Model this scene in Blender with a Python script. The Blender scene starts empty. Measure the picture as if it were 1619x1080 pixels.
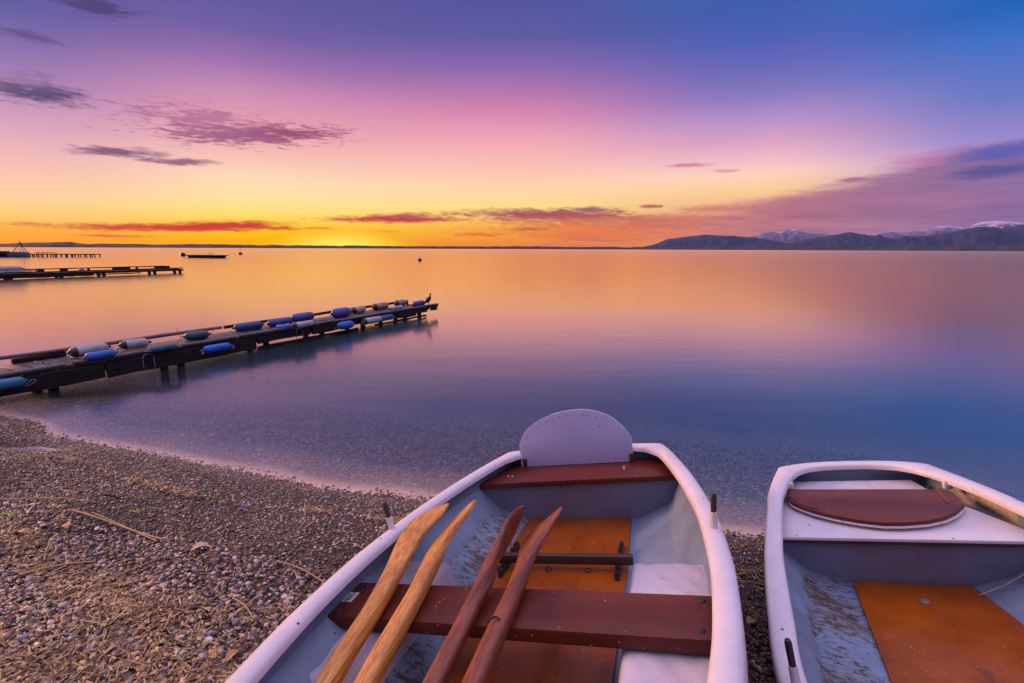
import bpy, bmesh, math, random
import numpy as np
from math import radians, sin, cos, pi, sqrt
from mathutils import Matrix, Vector, Euler
random.seed(7)
rng = np.random.default_rng(11)
scene = bpy.context.scene
COL = scene.collection

# ------------------------------------------------------------------ camera
cam_d = bpy.data.cameras.new('camera')
cam_d.sensor_width = 36.0
cam_d.lens = 764.0 / 1619.0 * 36.0
cam_d.clip_start = 0.05
cam_d.clip_end = 90000.0
cam = bpy.data.objects.new('camera', cam_d)
COL.objects.link(cam)
cam.location = (0, 0, 1.6)
cam.rotation_euler = (Matrix.Rotation(radians(90 - 10.85), 4, 'X') @ Matrix.Rotation(radians(0.23), 4, 'Z')).to_euler()
scene.camera = cam
scene.render.resolution_x = 1024
scene.render.resolution_y = 683
scene.cycles.use_denoising = True
scene.cycles.max_bounces = 8
scene.cycles.transparent_max_bounces = 12
scene.cycles.caustics_reflective = False
scene.cycles.caustics_refractive = False

# ------------------------------------------------------------------ exposure
scene.view_settings.view_transform = 'Standard'
scene.view_settings.look = 'None'
scene.view_settings.exposure = 0.0
scene.view_settings.gamma = 1.0

def lin(c):
    c = c / 255.0
    return c / 12.92 if c <= 0.04045 else ((c + 0.055) / 1.055) ** 2.4
def L3(r, g, b, a=1.0):
    return (lin(r), lin(g), lin(b), a)

# ------------------------------------------------------------------ sky: afterglow colours by direction (degrees of azimuth, elevation)
SKY = [
    (-45.2, [(0.1, 255, 150, 25), (1.3, 255, 170, 45), (2.5, 255, 200, 110), (4.0, 252, 205, 155), (5.9, 245, 190, 172), (8.3, 228, 170, 185), (10.9, 195, 145, 185), (13.8, 150, 115, 175), (16.0, 115, 98, 165), (18.1, 88, 85, 158)]),
    (-27.0, [(0.3, 255, 172, 8), (1.4, 255, 192, 20), (2.4, 255, 208, 62), (3.5, 255, 222, 115), (5.1, 255, 224, 160), (7.0, 253, 214, 182), (9.4, 245, 185, 178), (12.2, 230, 155, 175), (14.5, 205, 140, 178), (17.2, 155, 110, 172), (19.7, 112, 92, 160), (22.1, 95, 85, 155)]),
    (-0.0, [(0.4, 238, 138, 72), (2.4, 250, 182, 80), (4.5, 255, 220, 130), (6.6, 255, 213, 170), (9.3, 250, 190, 180), (11.9, 240, 165, 180), (14.4, 215, 135, 175), (16.2, 185, 120, 172), (18.5, 140, 105, 172), (21.3, 95, 90, 162), (24.4, 82, 82, 155)]),
    (25.8, [(0.5, 200, 130, 140), (2.9, 225, 150, 130), (6.0, 252, 205, 150), (7.5, 255, 210, 185), (9.1, 240, 185, 200), (10.8, 215, 160, 195), (12.6, 180, 145, 200), (14.8, 135, 120, 190), (17.0, 105, 105, 185), (19.6, 75, 95, 180), (22.5, 60, 92, 170)]),
    (44.4, [(0.4, 155, 120, 170), (4.8, 180, 140, 190), (8.0, 185, 150, 205), (9.0, 150, 135, 205), (10.1, 135, 130, 200), (12.0, 105, 120, 195), (14.2, 85, 115, 195), (16.4, 55, 110, 195), (18.5, 28, 97, 182)]),
]
CLOUDS = [
    (-37.9, 19.16, 3.09, 0.49, 5.1, (75,55,110), 0.9, 1),
    (-42.2, 16.06, 1.99, 0.31, 0.6, (85,65,120), 0.7, 1),
    (-42.4, 12.06, 3.59, 0.56, 7.4, (75,60,105), 0.95, 1.2),
    (-43.0, 12.84, 2.91, 0.46, 3.4, (120,90,140), 0.45, 1.6),
    (-37.8, 8.27, 3.45, 0.32, 4.5, (110,65,110), 0.9, 1),
    (-33.2, 7.89, 3.09, 0.25, 3.4, (140,80,120), 0.9, 1),
    (-26.9, 10.88, 8.18, 0.72, 8.9, (140,76,116), 0.9, 1.5),
    (-30.5, 11.59, 5.67, 0.95, -0.4, (168,100,142), 0.75, 1.8),
    (-22.8, 11.42, 4.51, 0.36, 7.1, (150,74,112), 0.8, 1),
    (-34.6, 1.86, 10.71, 0.29, 1.5, (212,58,52), 1, 0.8),
    (-30.4, 2.15, 6.01, 0.37, 4.7, (205,52,58), 1, 0.8),
    (-13.6, 3.18, 8.21, 0.31, 1.0, (205,62,70), 1, 0.8),
    (-11.5, 3.49, 4.19, 0.34, 0.9, (175,75,100), 0.9, 0.8),
    (3.4, 3.83, 10.70, 0.50, -1.1, (150,72,100), 1.0, 0.8),
    (8.6, 4.36, 3.54, 0.28, -0.4, (150,80,115), 0.9, 0.8),
    (8.7, 3.25, 12.63, 0.70, -2.5, (192,98,98), 0.75, 1.0),
    (19.2, 8.78, 2.29, 0.16, -2.8, (200,110,150), 0.8, 0.8),
    (22.6, 8.04, 1.52, 0.12, -3.1, (215,130,150), 0.7, 0.8),
    (15.5, 4.68, 1.34, 0.17, -1.1, (175,90,105), 0.9, 0.8),
    (6.5, 1.99, 11.41, 0.85, -1.7, (230,120,80), 0.7, 1.0),
    (2.2, 2.27, 2.19, 0.18, 0.1, (195,95,75), 0.8, 0.8),
    (-4.0, 1.60, 2.77, 0.18, -1.3, (225,110,60), 0.8, 0.8),
    (-38.9, 1.01, 3.77, 0.10, -0.3, (215,85,70), 0.8, 0.8),
    (-21.3, 2.10, 1.90, 0.13, 1.1, (235,130,50), 0.7, 0.8),
    (-14.3, 1.86, 1.72, 0.14, 0.7, (240,150,40), 0.6, 0.8),
    (34.3, 6.48, 1.56, 0.17, -0.8, (170,105,135), 0.9, 0.8),
    (22.0, 4.27, 3.73, 0.32, -0.3, (195,105,110), 0.6, 1),
    (43.6, 6.41, 3.28, 0.44, 6.5, (80,80,145), 0.85, 0.5),
    (44.0, 7.91, 3.90, 0.53, 8.1, (88,92,175), 0.85, 0.6),
    (38.5, 7.68, 2.58, 0.53, 1.2, (190,120,170), 0.5, 0.8),
    (36.7, 4.32, 9.33, 0.78, -1.5, (165,110,150), 0.6, 0.6),
    (29.1, 4.36, 6.02, 0.73, 4.2, (185,115,130), 0.5, 0.8),
]
BANK_EDGE = [(0.0, 0.7), (2.0, 1.2), (6.5, 2.8), (12.0, 3.4), (20.2, 4.3), (27.2, 5.5), (33.0, 6.6), (36.3, 7.4), (39.6, 8.5), (42.7, 8.9), (46.0, 9.2), (70.0, 11.0)]
OVERHEAD = (1.10, 0.88, 1.28)     # unseen sky overhead and behind, brightened in lavender to fill the foreground
OVERHEAD_K = 1.26

world = bpy.data.worlds.new("World")
scene.world = world
world.use_nodes = True
wt = world.node_tree
for n in list(wt.nodes): wt.nodes.remove(n)

class NT:
    """small helper for node trees"""
    def __init__(s, t): s.t = t
    def n(s, k, **kw):
        nd = s.t.nodes.new(k)
        for a, v in kw.items(): setattr(nd, a, v)
        return nd
    def put(s, sock, v):
        if isinstance(v, bpy.types.NodeSocket): s.t.links.new(v, sock)
        elif v is not None: sock.default_value = v
    def math(s, op, a, b=None, c=None, clamp=False):
        nd = s.n('ShaderNodeMath', operation=op, use_clamp=clamp)
        s.put(nd.inputs[0], a)
        if b is not None: s.put(nd.inputs[1], b)
        if c is not None: s.put(nd.inputs[2], c)
        return nd.outputs[0]
    def maprange(s, v, a, b, c=0.0, d=1.0, kind='SMOOTHSTEP'):
        nd = s.n('ShaderNodeMapRange', interpolation_type=kind)
        s.put(nd.inputs[0], v); nd.inputs[1].default_value = a; nd.inputs[2].default_value = b
        nd.inputs[3].default_value = c; nd.inputs[4].default_value = d
        return nd.outputs[0]
    def mix(s, f, a, b, blend='MIX'):
        nd = s.n('ShaderNodeMix', data_type='RGBA', blend_type=blend)
        s.put(nd.inputs[0], f); s.put(nd.inputs[6], a); s.put(nd.inputs[7], b)
        return nd.outputs[2]
    def ramp(s, f, stops, interp='LINEAR'):
        nd = s.n('ShaderNodeValToRGB'); cr = nd.color_ramp; cr.interpolation = interp
        while len(cr.elements) > 1: cr.elements.remove(cr.elements[-1])
        cr.elements[0].position = stops[0][0]; cr.elements[0].color = stops[0][1]
        for p, c in stops[1:]:
            e = cr.elements.new(p); e.color = c
        s.put(nd.inputs[0], f)
        return nd.outputs[0]
    def noise(s, vec, scale, detail=3.0, rough=0.55, dist=0.0, dims='3D'):
        nd = s.n('ShaderNodeTexNoise', noise_dimensions=dims)
        s.put(nd.inputs['Vector'], vec); nd.inputs['Scale'].default_value = scale
        nd.inputs['Detail'].default_value = detail; nd.inputs['Roughness'].default_value = rough
        nd.inputs['Distortion'].default_value = dist
        return nd.outputs[0]
    def mapping(s, vec, loc=(0,0,0), rot=(0,0,0), scale=(1,1,1), kind='POINT'):
        nd = s.n('ShaderNodeMapping', vector_type=kind)
        s.put(nd.inputs[0], vec)
        nd.inputs['Location'].default_value = loc; nd.inputs['Rotation'].default_value = rot; nd.inputs['Scale'].default_value = scale
        return nd.outputs[0]

W = NT(wt)
tc = W.n('ShaderNodeTexCoord').outputs['Generated']
nrm = W.n('ShaderNodeVectorMath', operation='NORMALIZE'); W.put(nrm.inputs[0], tc)
sep = W.n('ShaderNodeSeparateXYZ'); W.put(sep.inputs[0], nrm.outputs[0])
DEG = 180 / pi
az = W.math('MULTIPLY', W.math('ARCTAN2', sep.outputs[0], sep.outputs[1]), DEG)
el = W.math('MULTIPLY', W.math('ARCSINE', sep.outputs[2]), DEG)
EMAX = 60.0
ef = W.math('DIVIDE', el, EMAX, clamp=True)
OH = (OVERHEAD[0] * OVERHEAD_K, OVERHEAD[1] * OVERHEAD_K, OVERHEAD[2] * OVERHEAD_K, 1)
cols = []
for a0, tab in SKY:
    st = [(e / EMAX, L3(r, g, b)) for e, r, g, b in tab]
    top = tab[-1]
    if a0 > 20:      # clear bright blue above the cloud bank
        st.append(((top[0] + 6) / EMAX, L3(58, 125, 205))); st.append(((top[0] + 14) / EMAX, L3(135, 175, 235)))
    else: st.append(((top[0] + 5) / EMAX, L3(top[1], top[2], top[3])))
    st.append((50 / EMAX, OH))
    cols.append((a0, W.ramp(ef, st)))
cur = cols[0][1]
for (aa, _), (ab, cb) in zip(cols[:-1], cols[1:]):
    cur = W.mix(W.maprange(az, aa, ab, kind='SMOOTHSTEP'), cur, cb)
# the half of the sky behind the viewer: soft pink and lavender dusk
back = W.ramp(ef, [(0.0, (0.10, 0.09, 0.20, 1)), (0.2, (0.13, 0.12, 0.26, 1)), (0.45, (0.20, 0.17, 0.33, 1)), (0.62, (0.5, 0.42, 0.65, 1)), (0.85, OH)])
absaz = W.math('ABSOLUTE', az)
cur = W.mix(W.maprange(absaz, 55, 110), cur, back)
# afterglow where the sun went down
gl = W.n('ShaderNodeVectorMath', operation='LENGTH')
comb = W.n('ShaderNodeCombineXYZ'); W.put(comb.inputs[0], az); W.put(comb.inputs[1], el)
AE = comb.outputs[0]
W.put(gl.inputs[0], W.mapping(AE, (-19.0, 0.0, 0), (0, 0, 0), (11.0, 1.7, 1), 'TEXTURE'))
cur = W.mix(W.math('MULTIPLY', W.maprange(gl.outputs['Value'], 1.0, 0.0), 0.6), cur, L3(255, 215, 30))
gl2 = W.n('ShaderNodeVectorMath', operation='LENGTH')
W.put(gl2.inputs[0], W.mapping(AE, (-19.0, 0.25, 0), (0, 0, 0), (8.0, 1.9, 1), 'TEXTURE'))
cur = W.mix(W.math('MULTIPLY', W.maprange(gl2.outputs['Value'], 1.0, 0.0), 0.9), cur, (1.12, 0.88, 0.14, 1))
# cloud bank, lower right
bank_stops = [((a + 10) / 90, (e / 20, e / 20, e / 20, 1)) for a, e in BANK_EDGE]
edge = W.math('MULTIPLY', W.ramp(W.math('DIVIDE', W.math('ADD', az, 10), 90, clamp=True), bank_stops), 20)
nz1 = W.noise(W.mapping(AE, (0, 0, 0), (0, 0, radians(6)), (0.10, 0.9, 1)), 1.0, 6, 0.6, 0.6)
nz2 = W.noise(W.mapping(AE, (7, 3, 0), (0, 0, radians(-5)), (0.45, 2.6, 1)), 1.0, 6, 0.62, 0.8)
nz3 = W.noise(W.mapping(AE, (3, 9, 0), (0, 0, radians(8)), (1.1, 6.0, 1)), 1.0, 5, 0.65, 0.5)
below = W.math('ADD', W.math('SUBTRACT', edge, el), W.math('MULTIPLY', W.math('SUBTRACT', nz1, 0.5), 2.6))
below = W.math('ADD', below, W.math('MULTIPLY', W.math('SUBTRACT', nz2, 0.5), 1.4))
bmask = W.math('MULTIPLY', W.maprange(below, -0.2, 1.5), W.maprange(az, -2, 9))
bcol = W.ramp(W.math('DIVIDE', az, 60, clamp=True),
              [(0.20, L3(228, 135, 95)), (0.36, L3(218, 135, 120)), (0.5, L3(178, 118, 138)), (0.65, L3(152, 112, 150)), (0.78, L3(132, 108, 165))])
bcol2 = W.ramp(W.math('DIVIDE', az, 60, clamp=True),
              [(0.20, L3(238, 140, 85)), (0.40, L3(200, 128, 132)), (0.6, L3(176, 128, 158)), (0.78, L3(158, 118, 170))])
bcol = W.mix(W.maprange(W.math('ADD', nz1, W.math('MULTIPLY', W.math('SUBTRACT', el, 3.5), -0.05)), 0.35, 0.75), bcol, bcol2)
strk = W.noise(W.mapping(AE, (2, 5, 0), (0, 0, radians(4)), (0.16, 2.2, 1)), 1.0, 6, 0.62, 0.7)
bcol = W.mix(W.maprange(strk, 0.42, 0.66, 0.0, 0.40), bcol, L3(118, 88, 132))
cur = W.mix(W.math('MULTIPLY', bmask, 0.97), cur, bcol)
for a, e, ra, re, rot, (r, g, b), st, nk in CLOUDS:
    ln = W.n('ShaderNodeVectorMath', operation='LENGTH')
    W.put(ln.inputs[0], W.mapping(AE, (a, e, 0), (0, 0, radians(rot * 0.6)), (ra * 1.25, re * 1.7, 1), 'TEXTURE'))
    d = W.math('ADD', ln.outputs['Value'], W.math('MULTIPLY', W.math('SUBTRACT', nz2, 0.5), 1.9 * nk))
    d = W.math('ADD', d, W.math('MULTIPLY', W.math('SUBTRACT', nz3, 0.5), 0.9 * nk))
    cur = W.mix(W.math('MULTIPLY', W.maprange(d, 1.05, 0.20), st), cur, L3(r, g, b))
# the ground half of the world: dim, seen by nothing but stray bounces
cur = W.mix(W.maprange(el, -0.6, -0.1), (0.05, 0.045, 0.06, 1), cur)
# the air in front of the sky veils it (see the haze box); the sky behind is correspondingly stronger near the horizon
wv = W.math('DIVIDE', 3.0, W.math('MAXIMUM', el, 3.0))
air = W.mix(wv, (0, 0, 0, 1), (0.085, 0.070, 0.095, 1))
cur = W.mix(1.0, cur, air, 'SUBTRACT')
cur = W.mix(1.0, cur, W.mix(wv, (1, 1, 1, 1), (1.19, 1.19, 1.19, 1)), 'MULTIPLY')
bg = W.n('ShaderNodeBackground'); W.put(bg.inputs[0], cur); bg.inputs[1].default_value = 1.0
# physical twilight sky added under the painted afterglow colours
nish = W.n('ShaderNodeTexSky', sky_type='NISHITA'); nish.sun_disc = False
nish.sun_elevation = radians(11.0); nish.sun_rotation = radians(-66)
bg2 = W.n('ShaderNodeBackground'); W.put(bg2.inputs[0], nish.outputs[0]); bg2.inputs[1].default_value = 0.004
ad = W.n('ShaderNodeAddShader'); W.put(ad.inputs[0], bg.outputs[0]); W.put(ad.inputs[1], bg2.outputs[0])
wo = W.n('ShaderNodeOutputWorld'); W.put(wo.inputs[0], ad.outputs[0])
world.cycles.sampling_method = 'MANUAL'
world.cycles.sample_map_resolution = 512

# ------------------------------------------------------------------ added warm lamp, placed aside from the set sun
sd = bpy.data.lights.new('sun_fill', 'SUN')
sd.energy = 4.0; sd.angle = radians(18.0); sd.color = (1.0, 0.50, 0.24)
so = bpy.data.objects.new('sun_fill', sd); COL.objects.link(so)
sa, se = radians(-66), radians(10.0)   # side light for the stones, left of the sunset and out of frame
sdir = Vector((sin(sa) * cos(se), cos(sa) * cos(se), sin(se)))
so.rotation_euler = sdir.to_track_quat('Z', 'Y').to_euler()
so.location = (-3, 8, 5)

# ------------------------------------------------------------------ mesh helpers
def link(o):
    COL.objects.link(o); return o
def mesh_obj(name, verts, faces, mat, parent=None, smooth=35.0, mats=None, fm=None):
    me = bpy.data.meshes.new(name)
    me.from_pydata([tuple(map(float, v)) for v in verts], [], faces)
    if mats:
        for m in mats: me.materials.append(m)
        if fm: me.polygons.foreach_set('material_index', fm)
    elif mat: me.materials.append(mat)
    me.update()
    if smooth:
        me.polygons.foreach_set('use_smooth', [True] * len(me.polygons))
        me.set_sharp_from_angle(angle=radians(smooth))
    o = link(bpy.data.objects.new(name, me))
    if parent: o.parent = parent
    return o
def tag(o, label=None, cat=None, group=None, kind=None):
    if label: o['label'] = label
    if cat: o['category'] = cat
    if group: o['group'] = group
    if kind: o['kind'] = kind
    return o
def empty(name, loc=(0, 0, 0), rz=0.0, mw=None):
    o = link(bpy.data.objects.new(name, None)); o.empty_display_size = 0.1
    if mw is not None: o.matrix_world = mw
    else:
        o.location = loc; o.rotation_euler = (0, 0, rz)
    return o
class MB:
    """collects shapes into one mesh"""
    def __init__(s): s.v = []; s.f = []
    def add(s, v, f):
        k = len(s.v); s.v += [tuple(p) for p in v]; s.f += [tuple(i + k for i in q) for q in f]; return s
    def box(s, c, d, rz=0.0, bev=0.0, rot=None):
        hx, hy, hz = d[0] / 2, d[1] / 2, d[2] / 2
        b = min(bev, hx * .9, hy * .9, hz * .9)
        bm = bmesh.new(); bmesh.ops.create_cube(bm, size=1.0)
        for v in bm.verts: v.co = Vector((v.co.x * d[0], v.co.y * d[1], v.co.z * d[2]))
        if b > 0: bmesh.ops.bevel(bm, geom=bm.edges[:], offset=b, segments=2, profile=0.5, affect='EDGES')
        M = (rot if rot is not None else Matrix.Rotation(rz, 3, 'Z'))
        bm.verts.index_update()
        vs = [tuple(M @ v.co + Vector(c)) for v in bm.verts]; fs = [[v.index for v in f.verts] for f in bm.faces]
        bm.free(); return s.add(vs, fs)
    def tube(s, pts, r, n=10, cap=True, flat=1.0):
        pts = [Vector(p) for p in pts]; m = len(pts)
        rs = r if isinstance(r, (list, tuple)) else [r] * m
        vs = []; up = Vector((0, 0, 1)); prev = None
        for i, p in enumerate(pts):
            t = (pts[min(i + 1, m - 1)] - pts[max(i - 1, 0)]).normalized()
            if prev is None:
                a = t.cross(up)
                if a.length < 0.1: a = t.cross(Vector((1, 0, 0)))
            else: a = prev - t * prev.dot(t)
            a.normalize(); prev = a; b = t.cross(a)
            for k in range(n):
                q = 2 * pi * k / n
                vs.append(tuple(p + a * cos(q) * rs[i] + b * sin(q) * rs[i] * flat))
        fs = [(i * n + k, i * n + (k + 1) % n, (i + 1) * n + (k + 1) % n, (i + 1) * n + k) for i in range(m - 1) for k in range(n)]
        if cap:
            fs.append(tuple(range(n))[::-1]); fs.append(tuple((m - 1) * n + k for k in range(n)))
        return s.add(vs, fs)
    def lathe(s, prof, n=16, M=None):
        """prof: (radius, height) pairs round the Z axis"""
        vs = []; m = len(prof)
        for r, h in prof:
            for k in range(n):
                p = Vector((r * cos(2 * pi * k / n), r * sin(2 * pi * k / n), h))
                vs.append(tuple(M @ p if M is not None else p))
        fs = [(i * n + k, i * n + (k + 1) % n, (i + 1) * n + (k + 1) % n, (i + 1) * n + k) for i in range(m - 1) for k in range(n)]
        fs.append(tuple(range(n))[::-1]); fs.append(tuple((m - 1) * n + k for k in range(n)))
        return s.add(vs, fs)
    def prism(s, poly, z0, z1, bev=0.0, M=None):
        """extruded outline (x, y) with an optional bevel"""
        bm = bmesh.new()
        a = [bm.verts.new((x, y, z0)) for x, y in poly]; f = bm.faces.new(a)
        r = bmesh.ops.extrude_face_region(bm, geom=[f])
        for v in r['geom']:
            if isinstance(v, bmesh.types.BMVert): v.co.z = z1
        bmesh.ops.recalc_face_normals(bm, faces=bm.faces[:])
        if bev:
            ed = [e for e in bm.edges if abs(e.verts[0].co.z - e.verts[1].co.z) < 1e-6]
            bmesh.ops.bevel(bm, geom=ed, offset=bev, segments=2, profile=0.5, affect='EDGES')
        bm.verts.index_update()
        vs = [tuple(M @ v.co if M is not None else v.co) for v in bm.verts]; fs = [[v.index for v in g.verts] for g in bm.faces]
        bm.free(); return s.add(vs, fs)
    def build(s, name, mat, parent=None, smooth=35.0):
        return mesh_obj(name, s.v, s.f, mat, parent, smooth)
def interp(tab, x):
    if x <= tab[0][0]: return tab[0][1]
    for (a, u), (b, v) in zip(tab[:-1], tab[1:]):
        if x <= b: return u + (v - u) * (x - a) / (b - a)
    return tab[-1][1]
def cat(pts, per=6):
    """smooth curve through points"""
    P = [np.array(p, float) for p in pts]; out = []
    P = [2 * P[0] - P[1]] + P + [2 * P[-1] - P[-2]]
    for i in range(1, len(P) - 2):
        for k in range(per):
            t = k / per
            out.append(0.5 * ((2 * P[i]) + (-P[i-1] + P[i+1]) * t + (2*P[i-1] - 5*P[i] + 4*P[i+1] - P[i+2]) * t*t + (-P[i-1] + 3*P[i] - 3*P[i+1] + P[i+2]) * t**3))
    out.append(P[-2]); return out

# ------------------------------------------------------------------ materials
def new_mat(name):
    m = bpy.data.materials.new(name); m.use_nodes = True
    t = m.node_tree; N = NT(t)
    p = [n for n in t.nodes if n.type == 'BSDF_PRINCIPLED'][0]
    return m, N, p
def paint(name, base, var=0.12, rough=0.4, speck=0.0, speck_col=(0.05, 0.035, 0.03, 1), coat=0.0, bump=0.05, bscale=60.0, dirt=None, dirt_col=(0.055, 0.030, 0.018, 1), stretch=(1, 1, 1), spec=0.5, stain=None, speck_scale=90.0, scuff=False, sand_glow=False):
    m, N, p = new_mat(name)
    co = N.n('ShaderNodeTexCoord').outputs['Object']
    v = N.mapping(co, scale=stretch)
    n1 = N.noise(v, 7.0, 5, 0.6)
    n2 = N.noise(v, bscale, 4, 0.6)
    dk = tuple(c * (1 - var) for c in base[:3]) + (1,); lt = tuple(min(1, c * (1 + var)) for c in base[:3]) + (1,)
    col = N.ramp(n1, [(0.3, dk), (0.7, lt)])
    col = N.mix(N.maprange(n2, 0.35, 0.75, 0, 0.25), col, tuple(c * 0.8 for c in base[:3]) + (1,))
    if stain:
        s1 = N.noise(N.mapping(co, loc=(3, 1, 2), scale=stain[1]), 1.0, 6, 0.65, 0.6)
        col = N.mix(N.maprange(s1, stain[0], stain[0] + 0.18, 0, stain[3]), col, stain[2])
    if sand_glow:        # sandy grime with the sunset's warm reflection painted in, starboard side near the stern
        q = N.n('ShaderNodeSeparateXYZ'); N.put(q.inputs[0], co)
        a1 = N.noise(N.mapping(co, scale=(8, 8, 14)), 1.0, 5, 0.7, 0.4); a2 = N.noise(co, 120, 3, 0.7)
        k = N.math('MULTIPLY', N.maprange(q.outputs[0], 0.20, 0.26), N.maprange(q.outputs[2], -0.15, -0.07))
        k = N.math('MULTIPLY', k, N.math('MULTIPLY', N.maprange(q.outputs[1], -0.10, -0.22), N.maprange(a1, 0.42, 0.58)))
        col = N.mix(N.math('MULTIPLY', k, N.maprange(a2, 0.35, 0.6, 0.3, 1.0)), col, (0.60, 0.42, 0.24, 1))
    if scuff:
        f1 = N.noise(N.mapping(co, rot=(0, 0, 0.4), scale=(60, 9, 60)), 1.0, 4, 0.7, 0.3)
        f2_ = N.noise(N.mapping(co, loc=(4, 4, 4)), 5.0, 2, 0.5)
        col = N.mix(N.math('MULTIPLY', N.maprange(f1, 0.62, 0.69), N.maprange(f2_, 0.46, 0.60, 0, 0.6)), col, (0.16, 0.12, 0.11, 1))
    if dirt:
        d = N.noise(N.mapping(co, loc=(1, 2, 3), rot=(0, 0, -0.35), scale=(0.45, 1.5, 0.8)), 48.0, 5, 0.72, 0.8)
        big = N.noise(co, 4.5, 4, 0.6)
        d = N.math('ADD', d, N.math('MULTIPLY', N.math('SUBTRACT', big, 0.5), 0.5))
        sx = N.n('ShaderNodeSeparateXYZ'); N.put(sx.inputs[0], co)
        side = N.maprange(sx.outputs[0], dirt[0], dirt[1])
        low = N.maprange(sx.outputs[2], dirt[2], dirt[3])
        thr = N.math('MULTIPLY', side, low)
        mk = N.maprange(N.math('ADD', d, N.math('MULTIPLY', thr, 0.14)), 0.645, 0.70)
        mk = N.math('MULTIPLY', mk, thr)
        film = N.math('MULTIPLY', N.math('MULTIPLY', thr, N.maprange(big, 0.42, 0.7)), 0.7)
        col = N.mix(film, col, (0.16, 0.13, 0.09, 1))
        col = N.mix(N.math('MULTIPLY', mk, 0.9), col, dirt_col)
    if speck > 0:
        vo = N.n('ShaderNodeTexVoronoi'); N.put(vo.inputs['Vector'], co); vo.inputs['Scale'].default_value = speck_scale
        sr = N.n('ShaderNodeSeparateColor'); N.put(sr.inputs[0], vo.outputs['Color'])
        sm = N.math('MULTIPLY', N.math('LESS_THAN', sr.outputs[0], speck), N.maprange(N.math('SUBTRACT', vo.outputs['Distance'], N.math('MULTIPLY', sr.outputs[1], 0.2)), 0.16, 0.08))
        col = N.mix(sm, col, speck_col)
    N.put(p.inputs['Base Color'], col)
    N.put(p.inputs['Roughness'], N.maprange(n1, 0.25, 0.75, rough * 0.8, min(1, rough * 1.25), 'LINEAR'))
    p.inputs['Specular IOR Level'].default_value = spec
    p.inputs['Coat Weight'].default_value = coat; p.inputs['Coat Roughness'].default_value = 0.15
    if bump:
        b = N.n('ShaderNodeBump'); b.inputs['Strength'].default_value = bump; b.inputs['Distance'].default_value = 0.01
        N.put(b.inputs['Height'], N.math('ADD', n2, N.math('MULTIPLY', n1, 1.5))); N.put(p.inputs['Normal'], b.outputs[0])
    return m
def wood(name, c1, c2, scale=40.0, rough=0.5, coat=0.0, axis=(1, 0.05, 1), spec=0.5, bump=0.2, streak=0.0):
    m, N, p = new_mat(name)
    co = N.n('ShaderNodeTexCoord').outputs['Object']
    g = N.noise(N.mapping(co, scale=axis), scale, 6, 0.65, 0.3)
    g2 = N.noise(N.mapping(co, loc=(5, 2, 1), scale=axis), scale * 3.3, 3, 0.6)
    k = N.noise(co, 6.0, 3, 0.5)
    col = N.ramp(N.math('ADD', g, N.math('MULTIPLY', N.math('SUBTRACT', g2, 0.5), 0.5)), [(0.32, c1), (0.66, c2)])
    col = N.mix(N.maprange(k, 0.4, 0.75, 0, 0.45), col, c1)
    if streak:
        s1 = N.noise(N.mapping(co, loc=(2, 7, 1), scale=(130, 5, 130)), 1.0, 3, 0.6)
        s2 = N.noise(N.mapping(co, loc=(9, 1, 4), scale=(9, 4, 9)), 1.0, 2, 0.5)
        col = N.mix(N.math('MULTIPLY', N.maprange(s1, 0.56, 0.66), N.maprange(s2, 0.50, 0.62, 0, streak)), col, tuple(x * 0.25 for x in c1[:3]) + (1,))
    N.put(p.inputs['Base Color'], col)
    p.inputs['Roughness'].default_value = rough; p.inputs['Coat Weight'].default_value = coat
    p.inputs['Specular IOR Level'].default_value = spec
    b = N.n('ShaderNodeBump'); b.inputs['Strength'].default_value = bump; b.inputs['Distance'].default_value = 0.004
    N.put(b.inputs['Height'], N.math('ADD', g, g2)); N.put(p.inputs['Normal'], b.outputs[0])
    return m
M = {}
M['gelcoat'] = paint('white_gelcoat', (0.60, 0.55, 0.61, 1), 0.07, 0.32, 0.022, bump=0.05, speck_scale=60, stain=(0.56, (9, 2.5, 9), (0.33, 0.28, 0.27, 1), 0.45), scuff=True)
M['inner'] = paint('pale_blue_hull_paint', (0.165, 0.215, 0.32, 1), 0.16, 0.42, 0.03, bump=0.10, dirt=(0.10, -0.10, -0.17, -0.215), stain=(0.56, (2.5, 2.5, 6), (0.16, 0.19, 0.25, 1), 0.5), speck_scale=80)
M['inner2'] = paint('pale_blue_dirty_paint', (0.16, 0.215, 0.32, 1), 0.16, 0.42, 0.05, bump=0.12, sand_glow=True, dirt=(0.05, -0.12, -0.21, -0.25), stain=(0.56, (2.5, 2.5, 6), (0.15, 0.18, 0.24, 1), 0.5), speck_scale=80)
M['box'] = paint('pale_lilac_paint', (0.47, 0.43, 0.51, 1), 0.10, 0.38, 0.02, bump=0.35, bscale=25, stain=(0.60, (4, 2, 4), (0.27, 0.28, 0.34, 1), 0.4))
M['bulk'] = paint('grey_blue_paint', (0.17, 0.19, 0.28, 1), 0.14, 0.5, 0.02, bump=0.08, stain=(0.55, (0.8, 3, 7), (0.17, 0.18, 0.25, 1), 0.5))
M['board'] = paint('backrest_shaded_white', (0.41, 0.38, 0.60, 1), 0.06, 0.35, 0.02, bump=0.05, speck_scale=60, stain=(0.58, (6, 6, 2.5), (0.28, 0.26, 0.34, 1), 0.5))  # white board darkened to lavender, shade of its upright face put in
M['green'] = paint('green_hull_paint', (0.03, 0.13, 0.10, 1), 0.15, 0.5, 0.0)
M['floor'] = paint('orange_brown_floor_paint', (0.29, 0.062, 0.0015, 1), 0.22, 0.30, 0.05, speck_col=(0.55, 0.33, 0.17, 1), bump=0.05, bscale=140, speck_scale=150, stain=(0.52, (6, 2.5, 3), (0.13, 0.028, 0.005, 1), 0.7), spec=0.3, scuff=True)
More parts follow.
